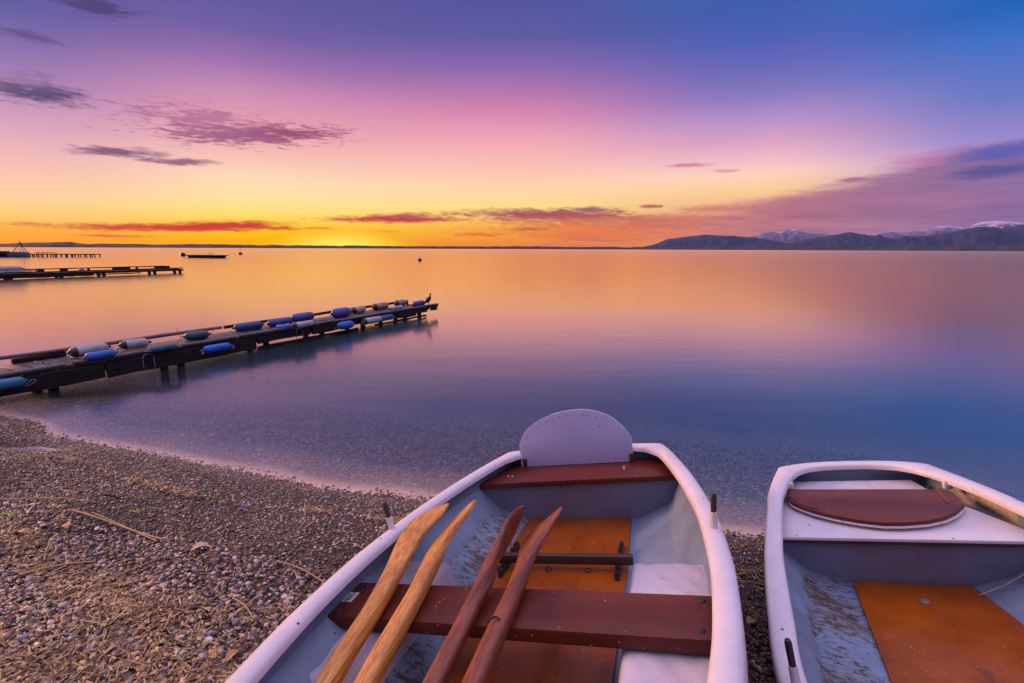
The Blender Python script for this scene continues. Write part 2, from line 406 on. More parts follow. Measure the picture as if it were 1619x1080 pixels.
M['seat'] = paint('red_brown_varnish', (0.105, 0.019, 0.010, 1), 0.25, 0.38, 0.04, speck_col=(0.45, 0.22, 0.17, 1), coat=0.0, bump=0.05, bscale=120, speck_scale=130, stretch=(0.4, 1, 1), stain=(0.52, (1.2, 9, 3), (0.055, 0.010, 0.007, 1), 0.75), spec=0.3, scuff=True)
M['dark'] = paint('dark_brown_wood', (0.050, 0.020, 0.016, 1), 0.3, 0.5, 0.0)
M['black'] = paint('black_plastic', (0.014, 0.013, 0.015, 1), 0.3, 0.4, 0.0)
M['steel'] = paint('worn_steel', (0.16, 0.15, 0.16, 1), 0.2, 0.35, 0.0)
M['pin'] = paint('rusty_dark_pin', (0.035, 0.018, 0.016, 1), 0.4, 0.55, 0.15, speck_col=(0.3, 0.13, 0.06, 1), speck_scale=200)
M['clear_oar'] = wood('pale_pine', (0.30, 0.10, 0.014, 1), (0.68, 0.32, 0.075, 1), 150, 0.40, 0.1, axis=(1, 0.025, 1), streak=0.7)
M['brown_oar'] = wood('red_brown_oar_wood', (0.095, 0.018, 0.008, 1), (0.27, 0.060, 0.022, 1), 110, 0.40, 0.1, axis=(1, 0.03, 1), bump=0.1, streak=0.5)
M['plank'] = wood('grey_weathered_plank', (0.035, 0.024, 0.026, 1), (0.14, 0.095, 0.095, 1), 22, 0.6, 0.0, axis=(0.15, 1, 1), bump=0.6)
M['log'] = wood('dark_wet_timber', (0.004, 0.003, 0.004, 1), (0.026, 0.016, 0.020, 1), 24, 0.65, 0.0, axis=(.12, 1, 1), bump=0.8, spec=0.2)
M['rail'] = wood('bleached_pole', (0.06, 0.045, 0.05, 1), (0.16, 0.125, 0.13, 1), 25, 0.5, 0.0)
M['rope'] = paint('white_rope', (0.36, 0.33, 0.34, 1), 0.2, 0.8, 0.0, bump=0.3, bscale=300)
M['hook'] = paint('grey_lilac_tube', (0.24, 0.22, 0.27, 1), 0.2, 0.5, 0.0)
M['plate'] = paint('white_label', (0.62, 0.58, 0.56, 1), 0.05, 0.4, 0.0)
M['ink'] = paint('dark_print', (0.05, 0.04, 0.05, 1), 0.1, 0.6, 0.0)
def vinyl(name, c, dirty=0.3):
    return paint(name, c, 0.22, 0.42, 0.05, bump=0.1, bscale=30, stain=(0.52, (6, 6, 6), tuple(x * 0.45 for x in c[:3]) + (1,), dirty * 1.5))
FEN = {
 'teal': vinyl('teal_vinyl', (0.004, 0.13, 0.26, 1)), 'white': vinyl('grey_white_vinyl', (0.33, 0.30, 0.32, 1), 0.45),
 'royal': vinyl('royal_blue_vinyl', (0.008, 0.09, 0.42, 1)), 'dull': vinyl('dull_teal_vinyl', (0.02, 0.065, 0.13, 1)),
 'green': vinyl('dark_green_blue_vinyl', (0.018, 0.055, 0.075, 1)), 'bright': vinyl('bright_blue_vinyl', (0.004, 0.09, 0.48, 1)),
 'navy': vinyl('navy_vinyl', (0.018, 0.035, 0.16, 1)), 'indigo': vinyl('indigo_vinyl', (0.045, 0.045, 0.25, 1)),
 'light': vinyl('light_blue_vinyl', (0.06, 0.13, 0.45, 1)), 'pink': vinyl('pinkish_white_vinyl', (0.36, 0.25, 0.24, 1), 0.5),
 'tan': vinyl('tan_grey_vinyl', (0.24, 0.19, 0.18, 1), 0.5)}

# ------------------------------------------------------------------ shoreline and ground
SHORE = [(-60, 34), (-30, 18), (-14, 8.6), (-8, 5.7), (-5.9, 4.75), (-4.89, 4.39), (-4.57, 4.26), (-4.02, 3.93), (-3.53, 3.79), (-2.99, 3.61), (-2.45, 3.44), (-1.85, 3.21), (-1.32, 3.03), (-0.87, 2.92), (-0.6, 2.86), (0.4, 2.67), (1.22, 2.51), (1.45, 2.48), (2.5, 2.30), (5, 1.9), (12, 0.6), (30, -4), (60, -12)]
SX = np.array([p[0] for p in SHORE], float); SY = np.array([p[1] for p in SHORE], float)
def inland(x, y):
    """signed metres inland of the waterline"""
    x = np.asarray(x, float); y = np.asarray(y, float)
    s = np.interp(x, SX, SY)
    slope = (np.interp(x + 0.3, SX, SY) - np.interp(x - 0.3, SX, SY)) / 0.6
    return (s - y) / np.sqrt(1 + slope ** 2)
HD = np.array([-40000, -600, -120, -40, -15, -8, -4, -1.5, -0.4, 0.0, 0.25, 0.6, 0.95, 1.3, 1.9, 2.6, 4.0, 10, 60, 400])
HZ = np.array([-40, -25, -12, -6, -2.6, -1.5, -0.75, -0.26, -0.05, 0.0, 0.045, 0.105, 0.155, 0.16, 0.175, 0.215, 0.30, 0.6, 2.0, 8.0])
def ground_h(x, y):
    d = inland(x, y)
    h = np.interp(d, HD, HZ)
    w = np.clip(1 - np.abs(d - 1.0) / 3.0, 0, 1)
    sh = np.clip(np.abs(d) / 0.5, 0.12, 1)
    h = h + w * sh * (0.012 * np.sin(x * 2.1 + y * 1.3) + 0.010 * np.sin(x * 4.3 - y * 3.1 + 1.0) + 0.006 * np.sin(x * 9.0 + y * 7.0))
    # small spit with a puddle behind it, next to the jetty's root
    h = h + 0.05 * np.exp(-(((x + 4.75) / 0.42) ** 2 + ((y - 3.95) / 0.25) ** 2))
    h = h - 0.085 * np.exp(-(((x + 3.95) / 0.30) ** 2 + ((y - 3.62) / 0.075) ** 2))
    return h
def axis_vals(lo, hi, step, far, k=1.16):
    v = list(np.arange(lo, hi, step)); s = step; a = hi
    while a < far: v.append(a); s *= k; a += s
    v.append(far); s = step; a = lo - step
    while a > -far: v.insert(0, a); s *= k; a -= s
    v.insert(0, -far); return np.array(v)
def grid_obj(name, xs, ys, hfun, mat, keep=None):
    X, Y = np.meshgrid(xs, ys); Z = hfun(X, Y)
    nx, ny = len(xs), len(ys)
    co = np.stack([X, Y, Z], -1).reshape(-1, 3).astype(np.float32)
    i = np.arange(nx - 1); j = np.arange(ny - 1); I, J = np.meshgrid(i, j); a = (J * nx + I).ravel()
    q = np.stack([a, a + 1, a + nx + 1, a + nx], -1).astype(np.int32)
    me = bpy.data.meshes.new(name)
    me.vertices.add(len(co)); me.vertices.foreach_set('co', co.ravel())
    me.loops.add(q.size); me.loops.foreach_set('vertex_index', q.ravel())
    me.polygons.add(len(q)); me.polygons.foreach_set('loop_start', np.arange(0, q.size, 4, dtype=np.int32))
    me.polygons.foreach_set('use_smooth', np.ones(len(q), bool))
    me.materials.append(mat); me.update(); me.validate()
    o = link(bpy.data.objects.new(name, me)); return o, X, Y

# gravel colour, shared by the ground sheet and the loose pebbles
def gravel_mat(name):
    m, N, p = new_mat(name)
    co = N.n('ShaderNodeTexCoord').outputs['Object']
    v1 = N.n('ShaderNodeTexVoronoi'); N.put(v1.inputs['Vector'], co); v1.inputs['Scale'].default_value = 75
    v2 = N.n('ShaderNodeTexVoronoi'); N.put(v2.inputs['Vector'], co); v2.inputs['Scale'].default_value = 160
    s1 = N.n('ShaderNodeSeparateColor'); N.put(s1.inputs[0], v1.outputs['Color'])
    s2 = N.n('ShaderNodeSeparateColor'); N.put(s2.inputs[0], v2.outputs['Color'])
    st = [(0.0, (0.03, 0.02, 0.015, 1)), (0.3, (0.10, 0.062, 0.042, 1)), (0.6, (0.20, 0.135, 0.11, 1)), (0.85, (0.34, 0.27, 0.25, 1)), (1.0, (0.40, 0.20, 0.08, 1))]
    c = N.mix(0.5, N.ramp(s1.outputs[0], st), N.ramp(s2.outputs[0], st))
    sx = N.n('ShaderNodeSeparateXYZ'); N.put(sx.inputs[0], co)
    deep = N.maprange(sx.outputs[2], -0.25, -1.8)
    dry = N.maprange(sx.outputs[2], -0.005, 0.03)
    big = N.noise(co, 1.3, 4, 0.6)
    c = N.mix(N.maprange(big, 0.35, 0.7, 0.0, 0.35), c, (0.06, 0.045, 0.035, 1))
    c = N.mix(deep, c, (0.035, 0.040, 0.042, 1))
    c = N.mix(N.math('MULTIPLY', dry, 0.75), c, (0.014, 0.009, 0.006, 1))   # gap shade between the stones, put into the colour as near-black
    N.put(p.inputs['Base Color'], c); p.inputs['Roughness'].default_value = 0.7
    b = N.n('ShaderNodeBump'); b.inputs['Strength'].default_value = 0.8; b.inputs['Distance'].default_value = 0.008
    N.put(b.inputs['Height'], N.math('ADD', v1.outputs['Distance'], N.math('MULTIPLY', v2.outputs['Distance'], 0.6)))
    b.invert = True
    N.put(p.inputs['Normal'], b.outputs[0])
    return m
M['ground'] = gravel_mat('gravel_ground')
xs = axis_vals(-7.5, 5.0, 0.06, 28000, 1.22); ys = axis_vals(-1.0, 6.0, 0.06, 28000, 1.22)
ys = ys[(ys > -400)]
g_o, _, _ = grid_obj('ground', xs, ys, ground_h, M['ground'])
tag(g_o, kind='structure')

# ------------------------------------------------------------------ lake
def water_mat():
    m, N, p = new_mat('lake_water'); t = m.node_tree; t.nodes.remove(p)
    out = [n for n in t.nodes if n.type == 'OUTPUT_MATERIAL'][0]
    co = N.n('ShaderNodeTexCoord').outputs['Object']
    dep = N.n('ShaderNodeAttribute', attribute_name='depth').outputs['Fac']
    w1 = N.noise(N.mapping(co, scale=(0.35, 1.2, 1)), 1.1, 3, 0.5)
    w2 = N.noise(N.mapping(co, scale=(0.5, 1.0, 1)), 7.0, 3, 0.5)
    near = N.maprange(dep, 1.2, 0.0)
    b = N.n('ShaderNodeBump'); b.inputs['Strength'].default_value = 0.10; b.inputs['Distance'].default_value = 0.05
    N.put(b.inputs['Height'], N.math('ADD', w1, N.math('MULTIPLY', w2, 0.12)))
    gl = N.n('ShaderNodeBsdfAnisotropic' if False else 'ShaderNodeBsdfGlossy'); sy = N.n('ShaderNodeSeparateXYZ'); N.put(sy.inputs[0], co)
    N.put(gl.inputs['Roughness'], N.maprange(sy.outputs[1], 5.0, 900.0, 0.155, 0.20, 'LINEAR'))
    geo = N.n('ShaderNodeNewGeometry')
    dt = N.n('ShaderNodeVectorMath', operation='DOT_PRODUCT'); N.put(dt.inputs[0], geo.outputs['Incoming']); N.put(dt.inputs[1], geo.outputs['Normal'])
    cosv = N.math('ABSOLUTE', dt.outputs['Value'])
    N.put(gl.inputs['Color'], N.ramp(cosv, [(0.0, (1, 0.74, 0.52, 1)), (0.05, (1, 0.74, 0.48, 1)), (0.10, (1, 0.69, 0.46, 1)), (0.16, (1, 0.74, 0.70, 1)), (0.24, (0.74, 0.88, 0.94, 1)), (0.36, (0.60, 0.96, 1, 1))]))  # reflection colour tinted by view angle: sunset warmth far out, blue close in
    N.put(gl.inputs['Normal'], b.outputs[0])
    tr = N.n('ShaderNodeBsdfTransparent'); N.put(tr.inputs[0], N.mix(N.maprange(dep, 0, 1.2), (0.95, 0.95, 0.97, 1), (0.45, 0.55, 0.66, 1)))
    df = N.n('ShaderNodeBsdfDiffuse')
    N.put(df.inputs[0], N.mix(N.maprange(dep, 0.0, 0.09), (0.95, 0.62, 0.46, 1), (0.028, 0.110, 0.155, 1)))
    body = N.n('ShaderNodeMixShader')
    fac = N.math('ADD', N.maprange(dep, 0.10, 1.5, 0.0, 0.86, 'LINEAR'), N.math('ADD', N.maprange(dep, 0.13, 0.0, 0.0, 0.22), N.maprange(dep, 0.022, 0.0, 0.0, 0.48)))
    N.put(body.inputs[0], fac); N.put(body.inputs[1], tr.outputs[0]); N.put(body.inputs[2], df.outputs[0])
    f2 = N.ramp(cosv, [(0.0, (1, 1, 1, 1)), (0.05, (.96,) * 3 + (1,)), (0.105, (.86,) * 3 + (1,)), (0.16, (.68,) * 3 + (1,)), (0.22, (.50,) * 3 + (1,)), (0.31, (.33,) * 3 + (1,)), (0.42, (.20,) * 3 + (1,)), (0.6, (.06,) * 3 + (1,)), (1.0, (.03,) * 3 + (1,))])
    fin = N.n('ShaderNodeMixShader'); N.put(fin.inputs[0], f2); N.put(fin.inputs[1], body.outputs[0]); N.put(fin.inputs[2], gl.outputs[0])
    N.put(out.inputs[0], fin.outputs[0])
    return m
M['water'] = water_mat()
wys = axis_vals(1.0, 7.0, 0.05, 28000, 1.2); wys = wys[wys > -14]
wxs = axis_vals(-8.0, 5.0, 0.06, 28000, 1.2)
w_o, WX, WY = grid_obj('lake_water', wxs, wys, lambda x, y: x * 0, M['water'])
dpt = np.clip(-ground_h(WX, WY), -0.05, 30).ravel().astype(np.float32)
at = w_o.data.attributes.new('depth', 'FLOAT', 'POINT'); at.data.foreach_set('value', dpt)
tag(w_o, kind='structure')

# ------------------------------------------------------------------ far shore and mountains
def ridge(name, prof, D, thick, mat, seed, rough, rows=22, step=0.12, base=-3.0, a0=None, a1=None):
    r = np.random.default_rng(seed)
    A = np.arange(a0 if a0 is not None else prof[0][0], (a1 if a1 is not None else prof[-1][0]) + 1e-6, step)
    PA = [p[0] for p in prof]; PE = [p[1] for p in prof]
    crest = D * np.tan(np.radians(np.interp(A, PA, PE)))
    def fbm(n, oct_, k):
        out = np.zeros(n)
        for o in range(oct_):
            f = k * 2 ** o; ph = r.uniform(0, 100); x = A * f + ph; i = np.floor(x).astype(int); fr = x - i
            h = np.sin(i * 127.1 + seed * 17.3) * 43758.5453; h = h - np.floor(h)
            h2 = np.sin((i + 1) * 127.1 + seed * 17.3) * 43758.5453; h2 = h2 - np.floor(h2)
            w = fr * fr * (3 - 2 * fr); out += (h + (h2 - h) * w - 0.5) / 2 ** o
        return out
    crest = crest * (1 + rough * fbm(len(A), 6, 0.8))
    vs = []; n = len(A)
    T = list(np.linspace(0, 1, rows)) + [1.25, 1.6]
    spur = fbm(n, 5, 0.9)
    for t in T:
        dist = D - thick * (1 - t)
        if t <= 1: h = crest * (t ** 0.8)
        else: h = crest * max(0.0, 1 - (t - 1) / 0.6)
        jit = fbm(n, 5, 1.3)
        k_ = np.sin(pi * min(t, 1)) * (1 - min(t, 1)) * 1.8
        h = h + crest * 0.30 * jit * k_ + crest * 0.35 * spur * k_
        if t == 0: h = h * 0 + base
        if t == T[-1]: h = h * 0 + base
        for a, hh in zip(A, h):
            vs.append((dist * sin(radians(a)), dist * cos(radians(a)), hh))
    fs = [(i * n + k, i * n + k + 1, (i + 1) * n + k + 1, (i + 1) * n + k) for i in range(len(T) - 1) for k in range(n - 1)]
    return tag(mesh_obj(name, vs, fs, mat, None, 60), kind='structure')
def hill_mat(name, c1, c2, scale, snow=None):
    m, N, p = new_mat(name)
    co = N.n('ShaderNodeTexCoord').outputs['Object']
    n1 = N.noise(N.mapping(co, scale=(scale, scale, scale * 2)), 1.0, 6, 0.65)
    col = N.ramp(n1, [(0.35, c1), (0.65, c2)])
    if snow:
        sx = N.n('ShaderNodeSeparateXYZ'); N.put(sx.inputs[0], co)
        n2 = N.noise(N.mapping(co, rot=(0, 0, 0.5), scale=(scale * 8, scale * 1.6, scale * 3)), 1.0, 5, 0.7, 0.6)
        h = N.maprange(sx.outputs[2], snow[0], snow[1], 0, 1, 'LINEAR')
        k = N.maprange(N.math('ADD', N.math('MULTIPLY', h, 0.30), n2), 0.66, 0.80)
        col = N.mix(k, col, (0.50, 0.42, 0.56, 1))
    N.put(p.inputs['Base Color'], col); p.inputs['Roughness'].default_value = 0.95
    p.inputs['Specular IOR Level'].default_value = 0.1
    return m
FAR = [(-54.93, 0.295), (-46.13, 0.266), (-44.67, 0.333), (-41.93, 0.437), (-40.7, 0.322), (-38.06, 0.386), (-36.68, 0.304), (-33.22, 0.334), (-27.77, 0.315), (-21.71, 0.29), (-15.1, 0.285), (-8.05, 0.275), (-0.74, 0.313), (6.58, 0.294), (13.7, 0.254), (17.12, 0.263), (26.59, 0.25), (37.13, 0.25), (46.06, 0.25), (58.42, 0.25)]
MID = [(13.72, 0.023), (16.16, 0.588), (17.41, 1.138), (18.85, 1.338), (21.22, 1.595), (23.36, 1.448), (26.09, 1.3), (28.68, 0.777), (31.13, 0.09)]
MID2 = [(26.62, 0.073), (29.47, 0.775), (32.68, 1.428), (34.27, 1.763), (35.73, 1.42), (37.55, 1.083), (38.85, 1.182), (40.67, 1.459), (42.42, 1.824), (43.45, 2.005), (44.6, 1.821), (45.24, 1.955), (45.81, 2.185), (48.51, 2.232), (54.23, 1.589), (60, 1.0)]
SNOW = [(21.59, 0.1), (23.59, 0.9), (25.44, 1.304), (26.43, 1.49), (26.98, 1.886), (28.08, 1.727), (28.73, 2.032), (29.67, 2.079), (30.64, 1.696), (31.45, 1.624), (32.83, 1.456), (36.17, 1.328), (36.52, 1.524), (37.34, 1.728), (38.28, 1.498), (39.78, 1.791), (40.59, 2.082), (41.08, 2.155), (42.36, 1.998), (43.44, 2.386), (44.52, 2.43), (45.8, 2.235), (48.48, 2.468), (54.23, 1.589), (60, 1.2)]
M['farhill'] = hill_mat('far_shore_woods', (0.030, 0.018, 0.030, 1), (0.060, 0.036, 0.050, 1), 0.012)
M['foreshore'] = hill_mat('reed_foreshore', (0.024, 0.025, 0.042, 1), (0.075, 0.060, 0.065, 1), 0.02)
M['midhill'] = hill_mat('forested_mountain', (0.015, 0.026, 0.075, 1), (0.026, 0.040, 0.100, 1), 0.004)  # this and the snowy range: blue air haze put into the colour
M['snowhill'] = hill_mat('snowy_mountain', (0.07, 0.07, 0.15, 1), (0.11, 0.10, 0.20, 1), 0.0012, (300, 950))
ridge('far_shore_hills', FAR, 5200, 500, M['farhill'], 3, 0.22, rows=8, step=0.05)
ridge('reed_shore', [(14, 0.14), (20, 0.32), (28, 0.42), (36, 0.38), (46, 0.44), (60, 0.4)], 4600, 500, M['foreshore'], 9, 0.5, rows=6, step=0.06)
ridge('forested_hills', [(20, 0.1), (24, 0.45), (27, 0.62), (31, 0.5), (34, 0.62), (37, 0.52), (41, 0.35), (48, 0.4), (58, 0.3)], 8000, 1200, M['midhill'], 21, 0.25)
ridge('forested_mountain', MID, 12000, 3500, M['midhill'], 5, 0.03)
ridge('forested_mountain_slope', MID2, 13000, 4000, M['midhill'], 6, 0.06)
ridge('snowy_mountains', SNOW, 22000, 5000, M['snowhill'], 8, 0.05, rows=34, step=0.06)

# ------------------------------------------------------------------ boats
def boat_matrix(R, p0, s):
    cpos = Vector((0, 0, 1.6))
    p = cpos + s * (Vector(p0) - cpos)
    m = Matrix(R).to_4x4(); 
    return Matrix.Translation(p) @ m @ Matrix.Scale(s, 4)
B1M = boat_matrix(((0.9435667, 0.2977871, -0.1449300), (-0.2762368, 0.9490595, 0.1515890), (0.1826884, -0.1029993, 0.9777608)), (0.008, 1.273, 0.719), 1.13)
B2M = boat_matrix(((0.9356324, 0.3228903, -0.1425966), (-0.3045857, 0.9427076, 0.1361247), (0.1783803, -0.0839298, 0.9803756)), (1.758, 2.336, 0.506), 1.04)

def build_hull(root, outer, inner, cx, mats, chine, zc, zf, fw, keel, y_tr, y_tr_c, rim_drop=0.045):
    """outer/inner: (half width, y) from the bow round to the stern centre; the other side is mirrored"""
    left_o = [(cx(y) - hw, y) for hw, y in outer]; left_i = [(cx(y) - hw, y) for hw, y in inner]
    right_o = [(cx(y) + hw, y) for hw, y in outer][::-1]; right_i = [(cx(y) + hw, y) for hw, y in inner][::-1]
    O = [np.array(p) for p in left_o + right_o[1:-1]]; I = [np.array(p) for p in left_i + right_i[1:-1]]
    n = len(O)
    # gunwale: a rounded moulding swept round the boat
    vs = []; K = 0
    for o, i in zip(O, I):
        d = i - o; w = np.linalg.norm(d); d = d / max(w, 1e-6)
        sec = [(-0.004, -rim_drop), (-0.004, -0.012), (0.002, -0.003), (0.010, 0.0), (w * 0.5, 0.003), (w - 0.012, 0.0), (w - 0.004, -0.004), (w, -0.012), (w, -0.026), (w - 0.006, -0.030), (0.02, -0.030), (0.012, -rim_drop)]
        K = len(sec)
        for a, z in sec: vs.append((o[0] + d[0] * a, o[1] + d[1] * a, z))
    fs = [(i * K + k, ((i + 1) % n) * K + k, ((i + 1) % n) * K + (k + 1) % K, i * K + (k + 1) % K) for i in range(n) for k in range(K)]
    rim = mesh_obj('gunwale', vs, fs, mats['rim'], root, 50)
    # hull skins
    ymin = outer[0][1]; ymax = y_tr
    ho = sorted([(y, hw) for hw, y in outer if y <= y_tr_c])
    Y = np.linspace(ymin + 0.04, ymax, 44)
    def skin(off, inner_side):
        vv = []
        for y in Y:
            hw = interp(ho, y) - 0.012 + off; c = cx(y)
            ch = min(interp(chine, y) + off * 1.2, hw * 0.985); f = min(fw, ch * 0.8)
            bow = np.clip((y - ymin) / 0.9, 0, 1); lift = (1 - bow) ** 1.6 * 0.17
            if inner_side:
                row = [(-hw, -0.012), (-(hw + 0.014), zc * 0.45), (-ch - 0.012, zc + 0.02 + lift), (-ch + 0.012, zc - 0.008 + lift), (-f, zf + lift), (0, zf - 0.004 + lift), (f, zf + lift), (ch - 0.012, zc - 0.008 + lift), (ch + 0.012, zc + 0.02 + lift), ((hw + 0.014), zc * 0.45), (hw, -0.012)]
            else:
                row = [(-hw, -0.020), (-(hw + 0.014), (zc - .03) * 0.45), (-ch, zc - 0.06 + lift), (-f, (zf + keel) / 2 - 0.02 + lift), (-0.02, keel + lift), (0.02, keel + lift), (f, (zf + keel) / 2 - 0.02 + lift), (ch, zc - 0.06 + lift), ((hw + 0.014), (zc - .03) * 0.45), (hw, -0.020)]
            vv += [(c + x, y, z) for x, z in row]
        w = len(row); ff = []
        for a in range(len(Y) - 1):
            for b in range(w - 1):
                q = (a * w + b, a * w + b + 1, (a + 1) * w + b + 1, (a + 1) * w + b)
                ff.append(q if inner_side else q[::-1])
        last = (len(Y) - 1) * w
        ff.append(tuple(last + k for k in range(w)) if inner_side else tuple(last + k for k in range(w))[::-1])
        ff.append(tuple(k for k in range(w))[::-1] if inner_side else tuple(k for k in range(w)))
        return vv, ff
    a, f = skin(0.0, False); mesh_obj('hull', a, f, mats['out'], root, 40)
    a, f = skin(-0.010, True); a = [(x, min(y, ymax - 0.015), z) for x, y, z in a]
    mesh_obj('hull_lining', a, f, mats['in'], root, 16)
    return rim
def rowlock(root, base, top, split):
    b, t = Vector(base), Vector(top); s = b.lerp(t, split)
    k = MB().tube([b - (t - b) * 0.1, b, s], [0.0125, 0.0115, 0.0105], 14).build('rowlock_sleeve', M['gelcoat'], root)
    MB().tube([s, t.lerp(s, 0.12), t], [0.0082, 0.0085, 0.006], 12).build('pin', M['pin'], k)
def bolt(mb, c, r=0.008):
    mb.lathe([(r * 1.6, 0), (r * 1.6, 0.0015), (r, 0.004), (0.001, 0.0042)], 10, Matrix.Translation(c))

# --- boat one, with the oars
b1 = empty('rowing_boat', mw=B1M)
tag(b1, 'white rowing boat with four oars laid over its thwart, beached in the middle', 'rowing boat', 'rowing boats pulled up on the shingle')
cx1 = lambda y: 0.022
out1 = [(0.0, -1.80), (0.15, -1.70), (0.28, -1.48), (0.385, -1.18), (0.455, -0.87), (0.507, -0.56), (0.535, -0.40), (0.550, -0.28), (0.562, -0.12), (0.566, 0.0), (0.562, 0.15), (0.554, 0.30), (0.539, 0.43), (0.507, 0.64), (0.468, 0.83), (0.43, 0.985), (0.397, 1.085), (0.385, 1.103), (0.36, 1.112), (0.27, 1.128), (0.14, 1.140), (0.0, 1.144)]
inn1 = [(0.0, -1.72), (0.11, -1.63), (0.225, -1.44), (0.325, -1.15), (0.397, -0.86), (0.450, -0.55), (0.478, -0.39), (0.494, -0.28), (0.507, -0.12), (0.511, 0.0), (0.508, 0.15), (0.500, 0.30), (0.484, 0.43), (0.452, 0.63), (0.412, 0.82), (0.378, 0.95), (0.35, 1.00), (0.325, 1.035), (0.30, 1.055), (0.25, 1.075), (0.13, 1.085), (0.0, 1.089)]
out1 = [tuple(p) for p in cat(out1, 3)]; inn1 = [tuple(p) for p in cat(inn1, 3)]
build_hull(b1, out1, inn1, cx1, {'rim': M['gelcoat'], 'in': M['inner'], 'out': M['green']},
           [(-1.7, 0.10), (-1.2, 0.27), (-0.6, 0.40), (0.0, 0.45), (0.4, 0.44), (0.9, 0.41), (1.2, 0.38)], -0.205, -0.285, 0.25, -0.41, 1.125, 1.09)
MB().prism([(-0.545, -0.190), (0.560, -0.195), (0.566, -0.018), (-0.552, -0.010)], -0.128, -0.090, 0.006).build('thwart', M['seat'], b1)
st = MB().prism([(-0.445, 0.812), (0.470, 0.842), (0.405, 1.108), (-0.400, 1.112)], -0.096, -0.070, 0.006).build('stern_seat', M['seat'], b1)
# floorboard, bulkhead, side tanks
MB().prism([(-0.245, -1.15), (0.262, -1.15), (0.262, 0.45), (0.245, 0.888), (-0.235, 0.888), (-0.250, 0.40)], -0.287, -0.272, 0.003).build('floorboard', M['floor'], b1)
bk = [(-0.445, 0.828, -0.09), (-0.22, 0.834, -0.09), (0.0, 0.842, -0.09), (0.24, 0.850, -0.09), (0.47, 0.856, -0.09), (-0.43, 0.868, -0.23), (-0.22, 0.895, -0.30), (0.0, 0.90, -0.30), (0.24, 0.90, -0.30), (0.44, 0.885, -0.27)]
bk2 = [(x, y + 0.02, z) for x, y, z in bk]
mesh_obj('bulkhead', bk + bk2, [(i, i + 1, i + 6, i + 5) for i in range(4)] + [(i + 10, i + 15, i + 16, i + 11) for i in range(4)] + [(0, 10, 11, 1), (1, 11, 12, 2), (2, 12, 13, 3), (3, 13, 14, 4)], M['bulk'], b1, 40)
def tank(root, x0, x1, y0, y1, z0, z1, seed, mat):
    """a moulded buoyancy tank: hand-laid, soft edged, slightly uneven"""
    nx, ny = 26, 44; r = 0.028; vs = []; rr = np.random.default_rng(seed)
    ph = rr.uniform(0, 6, 8); inside = x0 if abs(x0) < abs(x1) else x1; sgn = 1 if inside == x0 else -1
    us = list(np.linspace(0, 1, nx)); 
    for j in range(ny):
        v = j / (ny - 1); y = y0 + (y1 - y0) * v
        for i in range(nx):
            u = us[i]; x = inside + (x1 + x0 - 2 * inside) * u
            dx = (x - inside) * sgn; dyy = min(y - y0, y1 - y)
            drop = 0.0
            for dd in (dx, dyy):
                if dd < r: drop += r - sqrt(max(r * r - (r - dd) ** 2, 0))
            z = z1 - drop + 0.0022 * sin(x * 40 + ph[0]) * sin(y * 33 + ph[1]) + 0.0012 * sin(x * 90 + ph[2] + y * 70)
            vs.append((x, y, z))
    fs = []
    for j in range(ny - 1):
        for i in range(nx - 1):
            q = (j * nx + i, j * nx + i + 1, (j + 1) * nx + i + 1, (j + 1) * nx + i); fs.append(q if sgn > 0 else q[::-1])
    def wall(idx, flip):
        k = len(vs)
        for t in idx: vs.append((vs[t][0], vs[t][1], z0))
        for a in range(len(idx) - 1):
            q = (idx[a], idx[a + 1], k + a + 1, k + a); fs.append(q[::-1] if flip else q)
    wall([j * nx for j in range(ny)], sgn < 0)
    wall([i for i in range(nx)], sgn > 0); wall([(ny - 1) * nx + i for i in range(nx)], sgn < 0)
    return mesh_obj('side_tank', vs, fs, mat, root, 50)
tank(b1, 0.302, 0.575, -0.375, 0.245, -0.30, -0.137, 1, M['box'])
tank(b1, -0.545, -0.335, -0.375, 0.240, -0.30, -0.137, 2, M['box'])
# ratchet rails and stretcher for the rower's feet
for x in (-0.205, 0.232):
    r = MB()
    r.prism([(0.355, 0.0), (0.596, 0.0), (0.592, 0.030), (0.56, 0.034), (0.555, 0.020), (0.52, 0.036), (0.515, 0.020), (0.48, 0.036), (0.475, 0.020), (0.44, 0.036), (0.435, 0.020), (0.40, 0.036), (0.395, 0.018), (0.36, 0.026)], -0.008, 0.008, 0.002,
            Matrix(((0, 0, 1, x), (1, 0, 0, 0), (0, 1, 0, -0.273), (0, 0, 0, 1))))
    r.build('ratchet_rail', M['black'], b1)
fr = MB(); fr.box((0.022, 0.430, -0.233), (0.53, 0.026, 0.034), bev=0.004); f_o = fr.build('foot_bar', M['dark'], b1)
for x in (-0.225, -0.03, 0.12):
    MB().lathe([(0.011, 0), (0.013, 0.004), (0.008, 0.010), (0.003, 0.012)], 14, Matrix.Translation((x, 0.416, -0.272))).build('rubber_stop', M['black'], b1)
